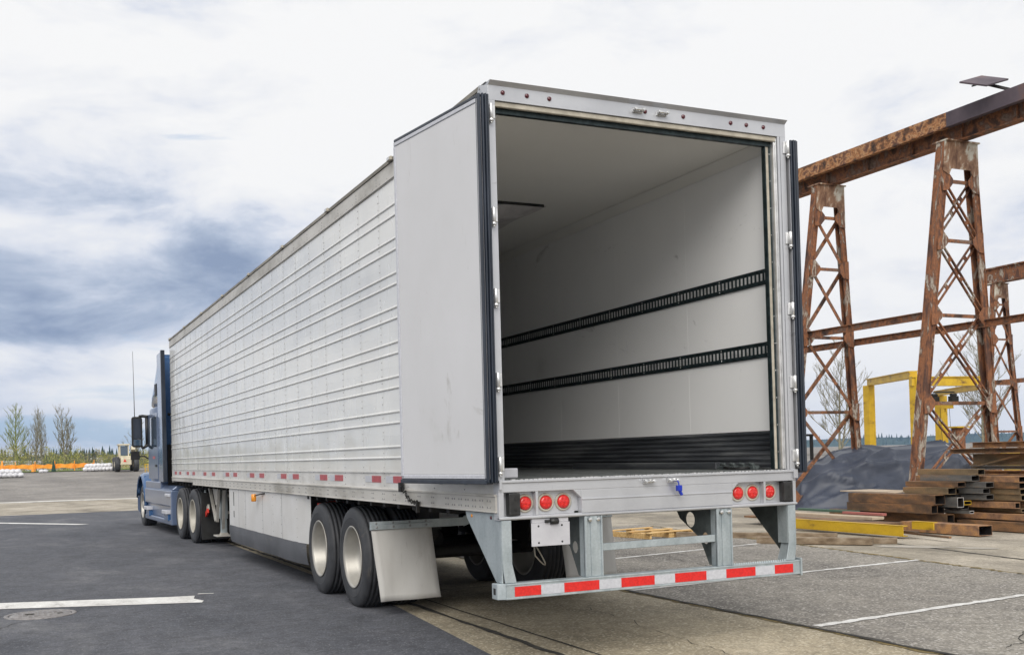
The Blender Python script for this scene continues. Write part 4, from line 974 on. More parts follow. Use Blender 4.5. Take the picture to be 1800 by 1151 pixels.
# solar panel on the beam
sp = thing('solar_panel', (15.2, 8.25, 8.48), 'small tilted solar panel on an arm above the runway beam', 'solar panel')
b = MB(); A_, B_, C_, D_ = (Vector(p) for p in ((14.52, 8.71, 8.76), (15.38, 8.90, 9.06), (15.44, 8.30, 8.80), (14.58, 8.11, 8.50)))
nrm = (B_-A_).cross(D_-A_).normalized(); nrm = nrm if nrm.z > 0 else -nrm
b.prism([A_, B_, C_, D_], nrm*.035); b.build('panel', 'rust_purple', sp, .004)
cc = (A_+B_+C_+D_)/4
b = MB(); b.bar(cc-nrm*.03, (15.46, 8.12, 8.52), .05, .05); b.bar((A_+D_)/2-nrm*.02, (B_+C_)/2-nrm*.02, .04, .03); b.box(15.40, 15.52, 8.02, 8.18, 8.475, 8.56); b.build('arm', 'under', sp)

# ---------------------------------------------------------------- yellow gantry
yg = thing('yellow_gantry', (27, 22, 0), 'yellow portal gantry with hoist standing behind the lattice towers', 'gantry crane')
for x, y, z1, w_ in ((27.98, 25.3, 3.86, .32), (25.05, 20.08, 3.74, .34), (30.56, 24.1, 3.38, .34)):
    b = MB(); b.box(x-w_/2, x+w_/2, y-w_/2, y+w_/2, 0, z1); b.build('leg', 'yellow', yg, .01)
for p, q, h_ in (((27.98, 25.2, 3.98), (25.05, 20.2, 3.86), .24), ((24.85, 20.15, 3.62), (27.25, 19.02, 3.56), .30), ((30.56, 24.2, 3.48), (27.2, 19.2, 3.40), .18)):
    b = MB(); b.bar(p, q, .26, h_); b.bar(Vector(p)+Vector((0, 0, h_/2)), Vector(q)+Vector((0, 0, h_/2)), .36, .03); b.build('beam', 'yellow', yg)
for k, (x, y) in enumerate(((26.75, 20.9), (27.35, 20.6))):
    b = MB(); b.box(x-.15, x+.15, y-.1, y+.1, 2.95, 3.15); b.tube([(x-.12, y, 3.2), (x+.12, y, 3.2)], .06, 8); b.build('trolley', 'under', yg)
b = MB(); b.box(26.8, 27.4, 20.65, 20.85, 2.72, 2.86); b.tube([(27.1, 20.75, 2.72), (27.1, 20.75, 2.6)], .03, 6); b.build('hoist', 'yellow', yg)
b = MB()
for x in (26.85, 27.3): b.tube([(x, 20.75, 2.72), (x+.03, 20.75, 2.0), (x+.1, 20.75, 1.3)], .010, 4)
b.bar((26.7, 20.9, 3.3), (27.4, 20.6, 3.3), .05, .05); b.build('chain', 'under', yg)
st = thing('steel_post', (20.45, 14.3, 0), 'squat rusty post standing behind the nearer lattice tower', 'post')
b = MB(); b.box(20.3, 20.6, 14.2, 14.4, 0, 1.9); b.build('column', 'rust_v', st)
b = MB(); b.box(20.2, 20.7, 14.1, 14.5, 1.9, 1.94); b.build('head_plate', 'yellow', st)
rk = thing('steel_rack', (14.9, 15.3, 0), 'low rusty steel rack beside the open right trailer door', 'rack')
b = MB()
for x in (14.5, 14.9, 15.3): b.box(x, x+.12, 15.3, 15.42, 0, 2.0)
b.build('upright', 'rust', rk)
b = MB(); b.box(14.3, 15.8, 15.2, 15.5, 1.15, 1.3); b.box(14.3, 15.8, 15.2, 15.5, .8, .9); b.build('crossbar', 'tube_o', rk)
b = MB(); b.box(15.0, 15.35, 15.05, 15.19, .92, 1.1); b.build('yellow_block', 'yellow', rk)
for x, y in ((16.6, 16.2), (16.9, 16.1)):
    o = MB().box(x, x+.07, y, y+.07, 0, 1.78).box(x-.08, x+.16, y-.05, y+.12, 1.78, 1.84).build('short_post', 'under')
    tag(o, 'left one of two short dark posts seen above the tarp' if x < 16.7 else 'right one of two short dark posts seen above the tarp', 'post')

# ---------------------------------------------------------------- tarp-covered heap
b = MB(); ax_, bx_ = Vector((.868, -.497, 0)), Vector((.497, .868, 0)); O = Vector((13.72, 13.08, 0)); ns, nt_ = 150, 90
def interp(t, pts):
    for (a, va), (c_, vc) in zip(pts, pts[1:]):
        if t <= c_: k = max(0, (t-a)/(c_-a)); k = k*k*(3-2*k); return va+(vc-va)*k
    return pts[-1][1]
from mathutils import noise as mn
gr = []
for i in range(ns+1):
    row = []
    for j in range(nt_+1):
        s_ = 5.0*i/ns; t_ = 3.4*j/nt_
        hs = interp(s_, [(0, .28), (.25, .82), (.8, 1.06), (1.4, 1.36), (2.0, 1.46), (3.9, 1.50), (4.25, 1.25), (4.7, .45), (5.0, 0)])
        ht = interp(t_, [(0, 0), (.28, .32), (.7, .75), (1.15, .97), (1.6, 1.0), (2.6, .95), (3.4, 0)])
        p = O+ax_*s_+bx_*(t_ - .18*math.sin(s_*1.4))
        z = hs*ht
        # folds radiating from the tied lower-left corner, plus soft draping
        ang = math.atan2(z*1.2+t_*.6, s_+.15); rad = math.hypot(s_, t_)
        f = math.exp(-rad/1.3)*.05*math.sin(ang*22)
        u_, v_ = s_*.42+z*.25, (z*1.5-s_*.42-t_*.35)
        rid = lambda a, b_, c_, k: max(0, 1-abs(mn.noise(Vector((a, b_, c_))))*k)**2
        q = rid(u_, v_*1.7, 3, 4.0)*.07+rid(u_*1.5, v_*3.3, 8, 4.5)*.045+mn.noise(Vector((s_*.5, t_*.6, 0)))*.07
        m_ = min(1, ht*3)
        z = max(.0, z+(f+q-.04)*m_)
        p = p - bx_*(q*1.1*m_) ; p.z = z+.015
        row.append(b.bm.verts.new(p))
    gr.append(row)
for i in range(ns):
    for j in range(nt_): b.bm.faces.new((gr[i][j], gr[i+1][j], gr[i+1][j+1], gr[i][j+1])).smooth = True
tp = b.build('tarp_heap', 'tarp'); tag(tp, 'large heap covered by a wrinkled dark blue grey tarpaulin', 'tarpaulin')
fr = thing('scrap_bundle', (17.9, 11.0, 0), 'bundle of pale angled bars leaning at the right end of the tarp', 'scrap bundle')
b = MB()
for k in range(5): b.bar((17.0+k*.10, 11.6-k*.10, 1.46-.05*k), (17.95+k*.12, 10.9-k*.05, .55), .045, .02)
b.build('bars', 'slot', fr)
b = MB(); b.box(18.3, 18.75, 11.0, 11.3, .6, 1.25); b.box(18.2, 18.85, 10.95, 11.35, 0, .6); b.build('yellow_frame', 'yellow', fr)

# ---------------------------------------------------------------- steel tube stack
def tube_beam(x, y, z, w_, h_, ln, m_, label, t=.010, rim=None, name='steel_tube', grp='rusty steel tubes stacked on the pavement', rz=0):
    o = thing(name, (x+w_/2, y, z), label, 'steel tube', grp, rz=rz)
    if not rz: o['local'] = 1
    a, c_ = -w_/2, w_/2
    b = MB(); oq = [(a, 0), (c_, 0), (c_, h_), (a, h_)]; iq = [(a+t, t), (c_-t, t), (c_-t, h_-t), (a+t, h_-t)]
    for i in range(4):
        j = (i+1) % 4
        b.face([(oq[i][0], 0, oq[i][1]), (oq[j][0], 0, oq[j][1]), (oq[j][0], ln, oq[j][1]), (oq[i][0], ln, oq[i][1])])
        b.mi = 1; b.face([(iq[i][0], 0, iq[i][1]), (iq[j][0], 0, iq[j][1]), (iq[j][0], ln, iq[j][1]), (iq[i][0], ln, iq[i][1])])
        b.mi = 2
        for y_ in (0, ln): b.face([(oq[i][0], y_, oq[i][1]), (oq[j][0], y_, oq[j][1]), (iq[j][0], y_, iq[j][1]), (iq[i][0], y_, iq[i][1])])
        b.mi = 0
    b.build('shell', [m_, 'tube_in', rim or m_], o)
    return o
TB = [
 (11.92, 6.33, .930, .17, .10, 1.32, 'tube_b', 'olive brown steel tube, topmost of the left stack'),
 (11.82, 6.38, .825, .19, .10, 1.12, 'tube_c', 'grey brown tube second from the top of the left stack'),
 (11.60, 6.48, .730, .19, .09, 1.15, 'tube_a', 'orange edged tube third from the top of the left stack'),
 (11.45, 6.55, .610, .19, .115, .97, 'tube_b', 'tan tube fourth from the top of the left stack'),
 (11.25, 6.65, .440, .24, .165, 2.05, 'tube_a', 'thick rusty tube under the tan one, pale board lying beside it'),
 (11.19, 6.68, .285, .15, .150, 2.00, 'tube_a', 'dark rusty tube with pinkish paint spots on its side'),
 (11.42, 6.56, .105, .17, .165, 2.85, 'tube_a', 'long rusty tube at the bottom of the left stack'),
 (10.67, 5.27, .02, .30, .160, 1.6, 'tube_o', 'bright orange rusty tube lying nearest on the pavement, its end open'),
 (11.52, 6.42, .39, .15, .17, .9, 'tube_c', 'square tube with a pale outlined open end'),
 (11.97, 6.54, .10, .12, .13, 1.2, 'tube_a', 'small dark tube end low beside the long bottom tube'),
 (11.81, 6.70, .60, .19, .10, 1.2, 'tube_b', 'short tube end tucked right of the tan tube'),
 (11.83, 6.72, .50, .20, .08, 1.2, 'tube_c', 'flat tube end just above the yellow rimmed one'),
 (11.70, 6.44, .425, .17, .07, 1.4, 'tube_c', 'flat tube with a yellow painted rim'),
 (11.70, 6.50, .345, .17, .07, 1.4, 'tube_c', 'flat grey tube under the yellow rimmed one'),
 (11.62, 6.26, .285, .10, .05, 1.4, 'tube_c', 'thin tube with a white rimmed end'),
 (11.35, 6.75, .275, .22, .15, 1.6, 'tube_a', 'black mouthed tube behind the paint spotted one'),
 (12.12, 5.69, .805, .23, .10, 2.2, 'tube_o', 'orange topped tube at the top of the right stack'),
 (12.12, 5.69, .700, .22, .10, 2.2, 'tube_a', 'rusty tube second from the top of the right stack'),
 (12.14, 5.69, .600, .21, .095, 2.2, 'tube_b', 'olive tube third from the top of the right stack'),
 (12.15, 5.68, .500, .19, .095, 2.2, 'tube_b', 'olive tube fourth from the top of the right stack'),
 (11.90, 6.16, .715, .19, .095, .5, 'tube_c', 'short grey tube between the stacks, upper one'),
 (11.86, 6.19, .615, .17, .09, .5, 'tube_c', 'short grey tube between the stacks, middle one'),
 (11.90, 6.16, .510, .18, .09, .52, 'tube_c', 'short grey tube between the stacks, lowest one'),
 (11.95, 5.64, .380, .12, .10, 1.5, 'tube_o', 'reddish tube below the four olive and rusty ones'),
 (12.10, 5.64, .310, .12, .06, 1.5, 'tube_b', 'thin olive bar under the reddish tube'),
 (11.86, 5.34, .195, .16, .095, 1.6, 'tube_o', 'rusty tube low on the right with shadow beneath'),
 (11.70, 5.10, .02, .40, .150, 1.5, 'tube_a', 'wide dark tube on the ground at the right edge'),
 (12.42, 5.72, .60, .20, .10, 2.0, 'tube_a', 'dark ended tube at the photo edge, upper'),
 (12.42, 5.70, .49, .20, .10, 2.0, 'tube_b', 'dark ended tube at the photo edge, lower'),
 (12.30, 5.55, .16, .30, .30, 1.8, 'tube_a', 'large square tube half hidden low at the photo edge'),
 (12.28, 5.6, .02, .40, .13, 1.8, 'tube_a', 'dark flat tube on the ground under the large square one'),
]
for q in TB:
    rim_ = None
    if 'yellow' in q[7] and 'rim' in q[7] and 'painted' in q[7]: rim_ = 'yellow'
    if 'pale outlined' in q[7] or 'white rimmed' in q[7]: rim_ = 'slot'
    tube_beam(*q, rim=rim_)
# long I-beams on the taller stack behind
def ibeam(x0, y0, z0, h_, w_, ln, m_, label, rz=0):
    o = thing('steel_beam', (x0, y0, z0), label, 'steel beam', 'long beams on top of the far stack', rz=rz); o['local'] = 1
    b = MB(); b.box(-.006, .006, 0, ln, .012, h_-.012); b.box(-w_/2, w_/2, 0, ln, 0, .012); b.box(-w_/2, w_/2, 0, ln, h_-.012, h_); b.build('profile', m_, o)
ibeam(13.40, 5.6, 1.385, .105, .16, 2.1, 'tube_o', 'pinkish rusty beam on the very top of the far stack')
ibeam(13.20, 5.3, 1.285, .09, .16, 2.75, 'tube_a', 'rusty beam jutting left from the far stack')
ibeam(13.40, 5.6, 1.06, .215, .18, 2.1, 'tube_b', 'deep olive brown beam with a broad web')
ibeam(13.34, 5.6, .985, .07, .16, 2.1, 'tube_c', 'grey flat beam under the broad webbed one')
ibeam(13.16, 5.4, .895, .08, .20, 2.0, 'tube_o', 'orange brown beam lowest in the far stack')
b = MB(); b.bar((13.30, 7.6, 1.03), (13.28, 6.6, 1.24), .03, .03); tag(b.build('steel_rod', 'tube_b'), 'thin rod slanting across the broad webbed beam', 'steel rod')
for k in range(3):
    tube_beam(12.85, 5.6, .02+k*.29, .80, .285, 2.3, 'tube_a', ('big dark box beam at the bottom of the far stack', 'big dark box beam in the middle of the far stack', 'big dark box beam carrying the long beams')[k])
# timber and plates in and under the stack
def plank(p, q, z, w_, h_, m_, label, name='timber'):
    b = MB(); b.bar((*p, z+h_/2), (*q, z+h_/2), w_, h_); tag(b.build(name, m_, None, .004), label, 'plank' if m_ != 'yellow' else 'steel beam')
plank((7.2, 8.44), (8.87, 6.43), .006, .11, .095, 'wood_old', 'long grey timber lying behind the under-ride guard')
plank((7.45, 6.62), (8.52, 5.30), .013, .16, .10, 'wood_old', 'brown timber plank lying nearest on the pavement')
plank((8.3, 5.9), (8.95, 5.25), .006, .10, .09, 'wood_old', 'short timber offcut under the yellow beam end')
for k, y in enumerate((6.8, 7.6, 8.4)):
    plank((11.0, y), (13.2, y), .006, .10, .095, 'wood_old', ('front', 'middle', 'rear')[k]+' bearer timber under the long rusty tubes')
b = MB(); b.box(9.60, 9.612, 5.77, 8.35, .055, .205); b.box(9.60, 9.70, 5.77, 8.35, .20, .212); b.box(9.60, 9.70, 5.77, 8.35, .045, .057)
tag(b.build('steel_channel', 'yellow'), 'long yellow steel channel lying in front of the stack', 'steel beam')
b = MB(); b.box(10.34, 10.37, 5.86, 6.3, .10, .22); b.box(10.34, 10.44, 5.86, 6.3, .215, .225); tag(b.build('steel_channel', 'yellow'), 'short yellow channel end behind the orange tube', 'steel beam')
plank((9.72, 5.6), (9.9, 9.4), .10, .10, .03, 'tube_a', 'thin rusty flat bar behind the yellow channel', 'flat_bar')
plank((9.70, 4.95), (9.95, 6.2), .06, .06, .03, 'tube_a', 'bent flat bar in front of the orange tube', 'flat_bar')
plank((10.3, 6.7), (10.25, 10.2), .14, .55, .035, 'tube_a', 'wide rusty plate lying behind the yellow channel', 'steel_plate')
plank((10.7, 7.4), (10.7, 10.5), .18, .28, .05, 'wood_pale', 'pale board beside the long bottom tube', 'board')
plank((10.95, 7.5), (10.95, 8.5), .232, .10, .045, 'pink', 'pink primed plate near the tarp', 'plate')
plank((11.1, 8.3), (11.1, 9.9), .24, .10, .045, 'green_paint', 'green primed plate near the tarp', 'plate')
plank((11.9, 7.8), (12.0, 9.3), .60, .75, .02, 'wood_pale', 'pale plywood sheet on top of the thick tube', 'board')

# ---------------------------------------------------------------- pallet
P_ = thing('pallet', (6.98, 9.00, .012), 'broken fresh pine pallet lying on the yard behind the trailer', 'pallet', rz=R(10))
for y in (-.40, 0, .40):
    pass
for k, x in enumerate((-.44, 0, .44)):
    b = MB(); b.box(x-.02, x+.02, -.55, .55, 0, .09); b.build('stringer', 'wood', P_, .003)
for k, y in enumerate((-.52, -.05, .46)):
    b = MB(); b.box(-.50, .50, y-.055, y+.055, .091, .11); b.build('deck_board', 'wood', P_, .003)
for k, (x, y) in enumerate(((-.44, -.3), (0, -.5), (.44, -.5), (.2, -.5))):
    b = MB(); b.box(x-.06, x+.06, y-.04, y+.04, .001, .088) if k > 2 else b.box(x+.021, x+.10, y-.05, y+.05, .001, .088); b.build('block', 'wood', P_)

# ---------------------------------------------------------------- far left yard edge
def G(x, y): return gz(x, y)
b = MB(); b.face([(-60, 82, G(-60, 82)+.01), (6, 80.5, 1.14), (8, 98, 1.16), (-60, 98, 1.16)]); tag(b.build('grass_strip', 'grass'), kind='structure')
fo = thing('safety_fence', (-.3, 85, 1.1), 'low orange plastic safety fence along the grass strip', 'fence')
b = MB(); n_ = 30; lo, hi = [], []
for i in range(n_+1):
    t = i/n_; x = -4.2+7.2*t; y = 87.2-2.9*t; lo.append(b.bm.verts.new((x, y+.05*math.sin(i*2.1), 1.36+.04*math.sin(i)))); hi.append(b.bm.verts.new((x, y, 1.70+.04*math.sin(i*1.7)+(-.08 if i == 15 else 0))))
for i in range(n_): b.bm.faces.new((lo[i], lo[i+1], hi[i+1], hi[i]))
o = b.build('mesh_band', 'orange', fo); o.modifiers.new('solid', 'SOLIDIFY').thickness = .02
for i in range(6):
    t = i/5; x = -4.2+7.2*t; y = 87.1-2.9*t; MB().box(x-.03, x+.03, y, y+.06, 1.1, 1.95).build('post', 'orange', fo)
def barrel(x, y, s_, label, m_='red_mark', name='traffic_cone'):
    o = thing(name, (x, y, G(x, y)), label, 'cone'); z = G(x, y)
    MB().lathe([(0, .15*s_), (.75*s_, .03*s_), (.75*s_, 0)], (x, y, z+.03), (0, 0, 1), 12).build('body', m_, o)
    MB().box(x-.2*s_, x+.2*s_, y-.2*s_, y+.2*s_, z, z+.03).build('base', 'black', o)
barrel(-3.7, 84, 1.2, 'orange cone at the left end of the safety fence', 'orange'); barrel(-1.55, 82, .8, 'tilted looking orange marker in front of the fence', 'orange'); barrel(-.1, 81.5, 1.15, 'dark green bollard standing by the orange fence', 'conifer', 'bollard')
def heap(name, x0, x1, y, n, lb, rows=2):
    """a pile of full sacks, every sack its own thing"""
    for i in range(n):
        for j in range(rows):
            x = x0+(x1-x0)*(i+.5*(j % 2))/(n-1 if n > 1 else 1); z = G(x, y)+.02+j*.24
            if j and i == n-1: continue
            b = MB(); bmesh.ops.create_icosphere(b.bm, subdivisions=2, radius=1)
            for v in b.bm.verts:
                q = v.co.copy(); k = 1+.18*mn.noise(q*1.7+Vector((i*3, j*5, 0))); v.co = Vector((x, y+.1*j, z+.16))+Vector((q.x*.24*k, q.y*.32*k, q.z*.19*k))
            for f in b.bm.faces: f.smooth = True
            tag(b.build('sack', 'bag'), lb, 'sack', lb.replace('white sack in ', '')+' sacks')
heap('sack', 2.05, 3.85, 78.6, 8, 'white sack in the neat row left of the loader')
heap('sack', -4.4, -2.5, 71.5, 7, 'white sack in the loose pile at the left edge')
for x, y in ((-1.0, 79.5), (-.75, 79.6)):
    b = MB(); bmesh.ops.create_icosphere(b.bm, subdivisions=2, radius=.18)
    for v in b.bm.verts: v.co = Vector((x, y, G(x, y)+.1))+Vector((v.co.x*1.2, v.co.y, v.co.z*.8))
    tag(b.build('sack', 'bag'), 'one of two lone white sacks in front of the fence', 'sack', 'two lone sacks')
# telehandler
th = thing('telehandler', (4.8, 76, 1.0), 'cream telescopic loader parked beyond the yard, seen from behind', 'loader'); zg = G(4.8, 76)
b = MB(); b.box(4.25, 5.0, 75.3, 78.3, zg+.55, zg+1.15); b.prism([(4.2, 75.2, zg+.5), (5.0, 75.2, zg+.5), (4.95, 75.2, zg+1.0), (4.3, 75.2, zg+1.0)], (0, .1, 0)); b.build('body', 'cream', th, .04)
b = MB()
for x in (4.18, 4.78): b.box(x, x+.08, 75.6, 75.7, zg+1.0, zg+1.95); b.box(x, x+.08, 76.6, 76.7, zg+1.0, zg+1.95)
b.box(4.12, 4.92, 75.5, 76.8, zg+1.95, zg+2.05); cabt = b.build('cab', 'cream', th, .01)
b = MB(); b.box(4.265, 4.775, 75.62, 75.65, zg+1.2, zg+1.9); b.build('rear_window', 'glass', cabt)
b = MB(); b.bar((5.15, 75.6, zg+1.75), (5.6, 79.5, zg+1.1), .28, .28); b.build('boom', 'cream', th, .02)
b = MB(); b.prism([(4.40, 75.19, zg+.72), (4.64, 75.19, zg+.72), (4.52, 75.19, zg+.95)], (0, .008, 0)); b.build('slow_triangle', 'red_mark', th)
for x, y in ((4.05, 75.9), (5.35, 75.9), (4.1, 78.0), (5.35, 78.0)):
    b = MB(); b.lathe([(-.18, .2), (-.2, .48), (-.15, .56), (.15, .56), (.2, .48), (.18, .2)], (x, y, zg+.55), (1, 0, 0), 20); o = b.build('wheel', 'tyre', th)
    MB().lathe([(-.19, .22), (-.16, .0)], (x, y, zg+.55), (1, 0, 0), 16).build('rim', 'cream', o)
pr = thing('plant_stand', (6.2, 74, 1), 'pale frame and red parts standing between loader and truck', 'equipment')
b = MB(); zg2 = G(6.0, 74)
for x in (5.75, 5.95): b.box(x, x+.05, 73.8, 73.85, zg2, zg2+.62)
for k in range(3): b.box(5.75, 6.0, 73.79, 73.86, zg2+.15+k*.2, zg2+.19+k*.2)
b.build('frame', 'yellow', pr)
b = MB(); b.box(6.05, 6.5, 73.9, 74.4, zg2, zg2+.55); b.box(6.1, 6.9, 74.0, 74.2, zg2+.7, zg2+1.1); b.tube([(6.1, 74, zg2+.6), (7.2, 74, zg2+.75)], .14, 10); b.build('machine', 'cream', pr, .03)
b = MB(); b.box(6.5, 6.75, 73.9, 74.1, zg2+.2, zg2+.6); b.build('engine', 'blue', pr)

# ---- trees and scrub
def bare_tree(x, y, h_, sp_, m_, label, seed, depth=5, grp=None, tilt=0, zb=None, thick=.018, multi=1):
    """a leader with ascending side limbs that fork into twigs"""
    rnd = random.Random(seed); zb = G(x, y) if zb is None else zb
    o = thing('bare_tree', (x, y, zb), label, 'tree', grp)
    tr, cr = MB(), MB()
    def limb(p, d, ln, r_, lv):
        n_ = 5; pts = [p]; q = p.copy(); dd = d.copy()
        for i in range(n_):
            dd = (dd+Vector((rnd.uniform(-.13, .13), rnd.uniform(-.13, .13), rnd.uniform(.02, .14)))).normalized(); q = q+dd*ln/n_; pts.append(q.copy())
        cr.tube(pts, r_, 4 if lv < 2 else 3, r_*.35, cap=False)
        if lv >= depth-2: return
        for i in range((7, 5, 4)[min(lv, 2)]):
            t = rnd.uniform(.2, .98)*n_; k = min(int(t), n_-1); base = pts[k].lerp(pts[k+1], t-k); a = rnd.uniform(0, 6.283); s_ = rnd.uniform(.35, .7)
            limb(base, (dd+Vector((math.cos(a)*s_, math.sin(a)*s_, rnd.uniform(0, .3)))).normalized(), ln*rnd.uniform(.28, .5)*(1.15-.5*t/n_), r_*.5, lv+1)
    for m in range(multi):
        base = Vector((x+(rnd.uniform(-.25, .25) if m else 0), y, zb)); hh = h_*(1 if not m else rnd.uniform(.7, .85)); n_ = 12; pts = [base]; q = base.copy(); dd = Vector((tilt+(rnd.uniform(-.18, .18) if m else 0), 0, 1)).normalized()
        for i in range(n_):
            dd = (dd+Vector((rnd.uniform(-.05, .05), rnd.uniform(-.05, .05), .03))).normalized(); q = q+dd*hh/n_; pts.append(q.copy())
        tr.tube(pts, hh*thick, 7, hh*thick*.12, cap=False)
        for i in range(int(34/multi**.5)):
            t = (.18+.80*(i+rnd.random())/34*multi**.5); t = min(t, .98)*n_; k = min(int(t), n_-1); bs = pts[k].lerp(pts[k+1], t-k); a = i*2.4+rnd.uniform(-.5, .5); f = t/n_
            up_ = rnd.uniform(.75, 1.3)
            limb(bs, Vector((math.cos(a)*sp_, math.sin(a)*sp_, up_)).normalized(), hh*(.50-.36*f)*rnd.uniform(.7, 1.1)*(.6+.4*min(1, f*3)), hh*thick*(.42-.28*f), 0)
    tr.build('trunk', m_, o); cr.build('crown', m_, o)
    return o
bare_tree(-2.5, 103, 5.9, 1.0, 'bark_g', 'mossy green bare tree with a wide crown, leftmost on the skyline', 3, 5, 'bare trees beyond the yard')
bare_tree(-.9, 104, 5.6, .45, 'bark', 'slim grey bare tree between the two bigger ones', 5, 4, 'bare trees beyond the yard', thick=.012)
bare_tree(-.35, 101, 5.3, .4, 'bark', 'second slim bare tree, a little right of the first slim one', 8, 4, 'bare trees beyond the yard', thick=.011)
bare_tree(1.55, 102, 5.8, .75, 'bark', 'grey bare tree with upright branches near the middle of the left skyline', 12, 5, 'bare trees beyond the yard', multi=2)
bare_tree(8.4, 106, 4.6, .8, 'bark', 'bare tree partly hidden by the truck mirror', 17, 5, 'bare trees beyond the yard')
bare_tree(44.5, 45.0, 8.0, 1.15, 'bark', 'bare spreading tree behind the left bay of the yellow gantry', 21, 5, 'bare trees behind the cranes', tilt=.1, zb=0, thick=.012, multi=2)
bare_tree(54, 42, 9.0, 1.1, 'bark', 'bare tree behind the right bay of the yellow gantry', 25, 5, 'bare trees behind the cranes', zb=0, thick=.012, multi=2)
bare_tree(36.5, 44, 6.5, 1.0, 'bark', 'bare tree showing between the trailer door and the tarp', 29, 5, 'bare trees behind the cranes', zb=0, thick=.012)
# small dark evergreen
ev = thing('evergreen', (3.9, 98, 1.15), 'small dark conical evergreen beyond the sacks', 'tree')
b = MB()
for i in range(900):
    t = random.random(); a = random.uniform(0, 6.283); r_ = (1-t)*.38*random.uniform(.5, 1.05)+.03; c_ = Vector((3.9+r_*math.cos(a), 98+r_*math.sin(a), 1.3+t*1.65))
    d1 = Vector((random.uniform(-1, 1), random.uniform(-1, 1), random.uniform(-.3, 1)))*.06; d2 = Vector((random.uniform(-1, 1), random.uniform(-1, 1), random.uniform(-1, .3)))*.06
    b.face([c_, c_+d1, c_+d2])
b.build('crown', 'conifer', ev); MB().tube([(3.9, 98, 1.1), (3.9, 98, 2.6)], .05, 6).build('trunk', 'bark', ev)
# scrub band: leaf and twig clumps nobody could count
b = MB(); rs = random.Random(4)
for i in range(42000):
    x = rs.uniform(-12, 26); y = rs.uniform(97, 110); hmax = 1.7+1.0*mn.noise(Vector((x*.55, y*.3, 0)))+(.5 if x < .5 else .1 if x < 3.2 else -.3)
    z = 1.12+rs.random()*max(hmax, .25)
    if z > 1.12+max(hmax, .3)*1.15: continue
    c_ = Vector((x, y, z)); s_ = rs.uniform(.05, .14)
    b.mi = 0 if mn.noise(Vector((x*.6, y*.5, 4))) > -.12 else 1
    if rs.random() < .25: b.face([c_, c_+Vector((rs.uniform(-.08, .08), 0, s_*3.5)), c_+Vector((.025, .02, 0))])
    else: b.face([c_, c_+Vector((rs.uniform(-1, 1), rs.uniform(-1, 1), rs.uniform(-1, 1)))*s_, c_+Vector((rs.uniform(-1, 1), rs.uniform(-1, 1), rs.uniform(-1, 1)))*s_])
tag(b.build('scrub', ['scrub', 'bark']), 'yellow green spring scrub along the far side of the yard', 'scrub', kind='stuff')
# pale low buildings / containers peeping through
for x, y, w_, h_, lb in ((-3.6, 118, 2.6, .95, 'pale roofed shed peeping through the scrub on the left'), (-.9, 119, 1.6, .9, 'small pale shed right of the first one'), (5.2, 112, 1.1, 1.05, 'white van shaped shed beyond the small evergreen'), (8.5, 125, 4.5, .55, 'long low dark roofed shed behind the loader')):
    o = thing('shed', (x, y, 1.12), lb, 'shed'); m_ = 'bag' if 'dark' not in lb else 'cream'
    MB().box(x-w_/2, x+w_/2, y, y+2, 1.12, 1.12+h_).build('wall', m_, o)
    MB().prism([(x-w_/2-.1, y-.1, 1.12+h_), (x+w_/2+.1, y-.1, 1.12+h_), (x+w_/2, y+1, 1.3+h_), (x-w_/2, y+1, 1.3+h_)], (0, 1.1, 0)).build('roof', 'conifer' if 'dark' in lb else 'plate', o)
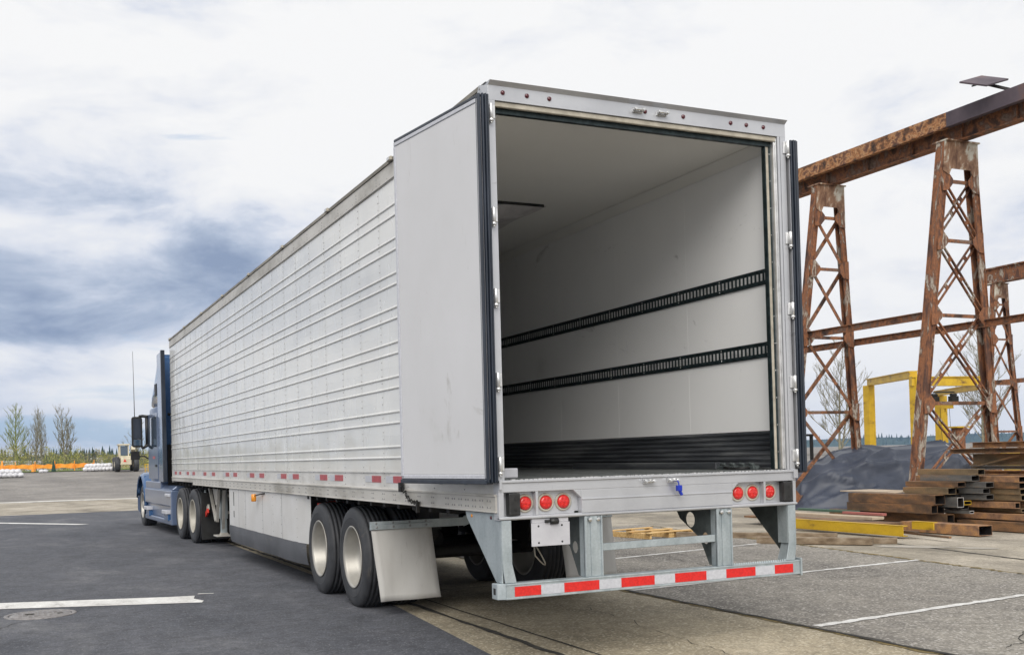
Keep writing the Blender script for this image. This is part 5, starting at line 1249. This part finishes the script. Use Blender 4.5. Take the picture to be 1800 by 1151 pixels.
# distant conifer ridge on the left, wooded hills on the right
def ridge(name, p, q, hts, base, m_, jag, n, dens, seed, kind='stuff', label=None):
    rr = random.Random(seed); b = MB(); p, q = Vector((*p, 0)), Vector((*q, 0)); d = (q-p); L_ = d.length; d.normalize(); nrm_ = Vector((-d.y, d.x, 0))
    top = []
    for i in range(n+1):
        t = i/n; h_ = interp(t, hts)*(1+.12*mn.noise(Vector((t*18, seed, 0)))); top.append((p.lerp(q, t), base+h_))
    for dep, k0 in ((0, .35), (1, 1.0)):
        pass
    rows = []
    for k, (off, f) in enumerate(((-1.0, 0), (-.6, .55), (0, 1), (1.2, .9))):
        rows.append([b.bm.verts.new((c_.x-nrm_.x*0+nrm_.x*off*jag*6, c_.y+nrm_.y*off*jag*6, base-2+(zt_-base+2)*f)) for c_, zt_ in top])
    for k in range(3):
        for i in range(n): b.bm.faces.new((rows[k][i], rows[k][i+1], rows[k+1][i+1], rows[k+1][i])).smooth = True
    for i in range(dens):
        t = rr.random(); k = min(int(t*n), n-1); c_ = top[k][0].lerp(top[k+1][0], t*n-k); zt_ = top[k][1]; f = rr.random()**.6
        cc_ = c_+nrm_*(-(1-f))*jag*6; zc = base-2+(zt_-base+2)*(f*.97); hh = jag*rr.uniform(.5, 1.25); r_ = hh*rr.uniform(.14, .26)
        for m in range(3):
            zz0 = zc+hh*(m*.28-.1); rr_ = r_*(1-m*.27); vs = [Vector((cc_.x+rr_*math.cos(a+m), cc_.y+rr_*math.sin(a+m), zz0)) for a in (0, 1.257, 2.513, 3.77, 5.03)]
            tip = Vector((cc_.x, cc_.y, zz0+hh*.5))
            for a in range(5): b.face([vs[a], vs[(a+1) % 5], tip])
    o = b.build(name, m_); return tag(o, label, 'woods' if label else None, kind=kind)
ridge('distant_woods', (-140, 480), (330, 560), [(0, 5.5), (.3, 5.5), (.5, 5.2), (.62, 6), (.8, 6), (1, 5.5)], 1.1, 'conifer', 4.2, 60, 2200, 2, label='dark line of distant conifers on the skyline beyond the yard')
ridge('hills', (-700, 1700), (1000, 1900), [(0, 9), (.3, 10), (.5, 11), (.8, 13), (1, 14)], 1, 'hill', 12, 60, 900, 6, kind='structure')
ridge('hills', (900, 2300), (2900, 1500), [(0, 12), (.3, 15), (.5, 19), (.7, 24), (1, 22)], 1, 'hill', 12, 80, 900, 9, kind='structure')

# ---------------------------------------------------------------- haze
b = MB(); b.box(-1200, 3400, -60, 2800, -1, 140)
hz = b.build('haze', 'bag'); hz.data.materials.clear()
hm = bpy.data.materials.new('haze_air'); hm.use_nodes = True; t = hm.node_tree; t.nodes.clear()
ho = t.nodes.new('ShaderNodeOutputMaterial'); pv = t.nodes.new('ShaderNodeVolumePrincipled')
pv.inputs['Color'].default_value = (.38, .56, .92, 1); pv.inputs['Density'].default_value = .00012; pv.inputs['Anisotropy'].default_value = 0
t.links.new(pv.outputs[0], ho.inputs['Volume']); hz.data.materials.append(hm)
tag(hz, kind='stuff', label='thin blue air haze over the whole yard', cat='haze')
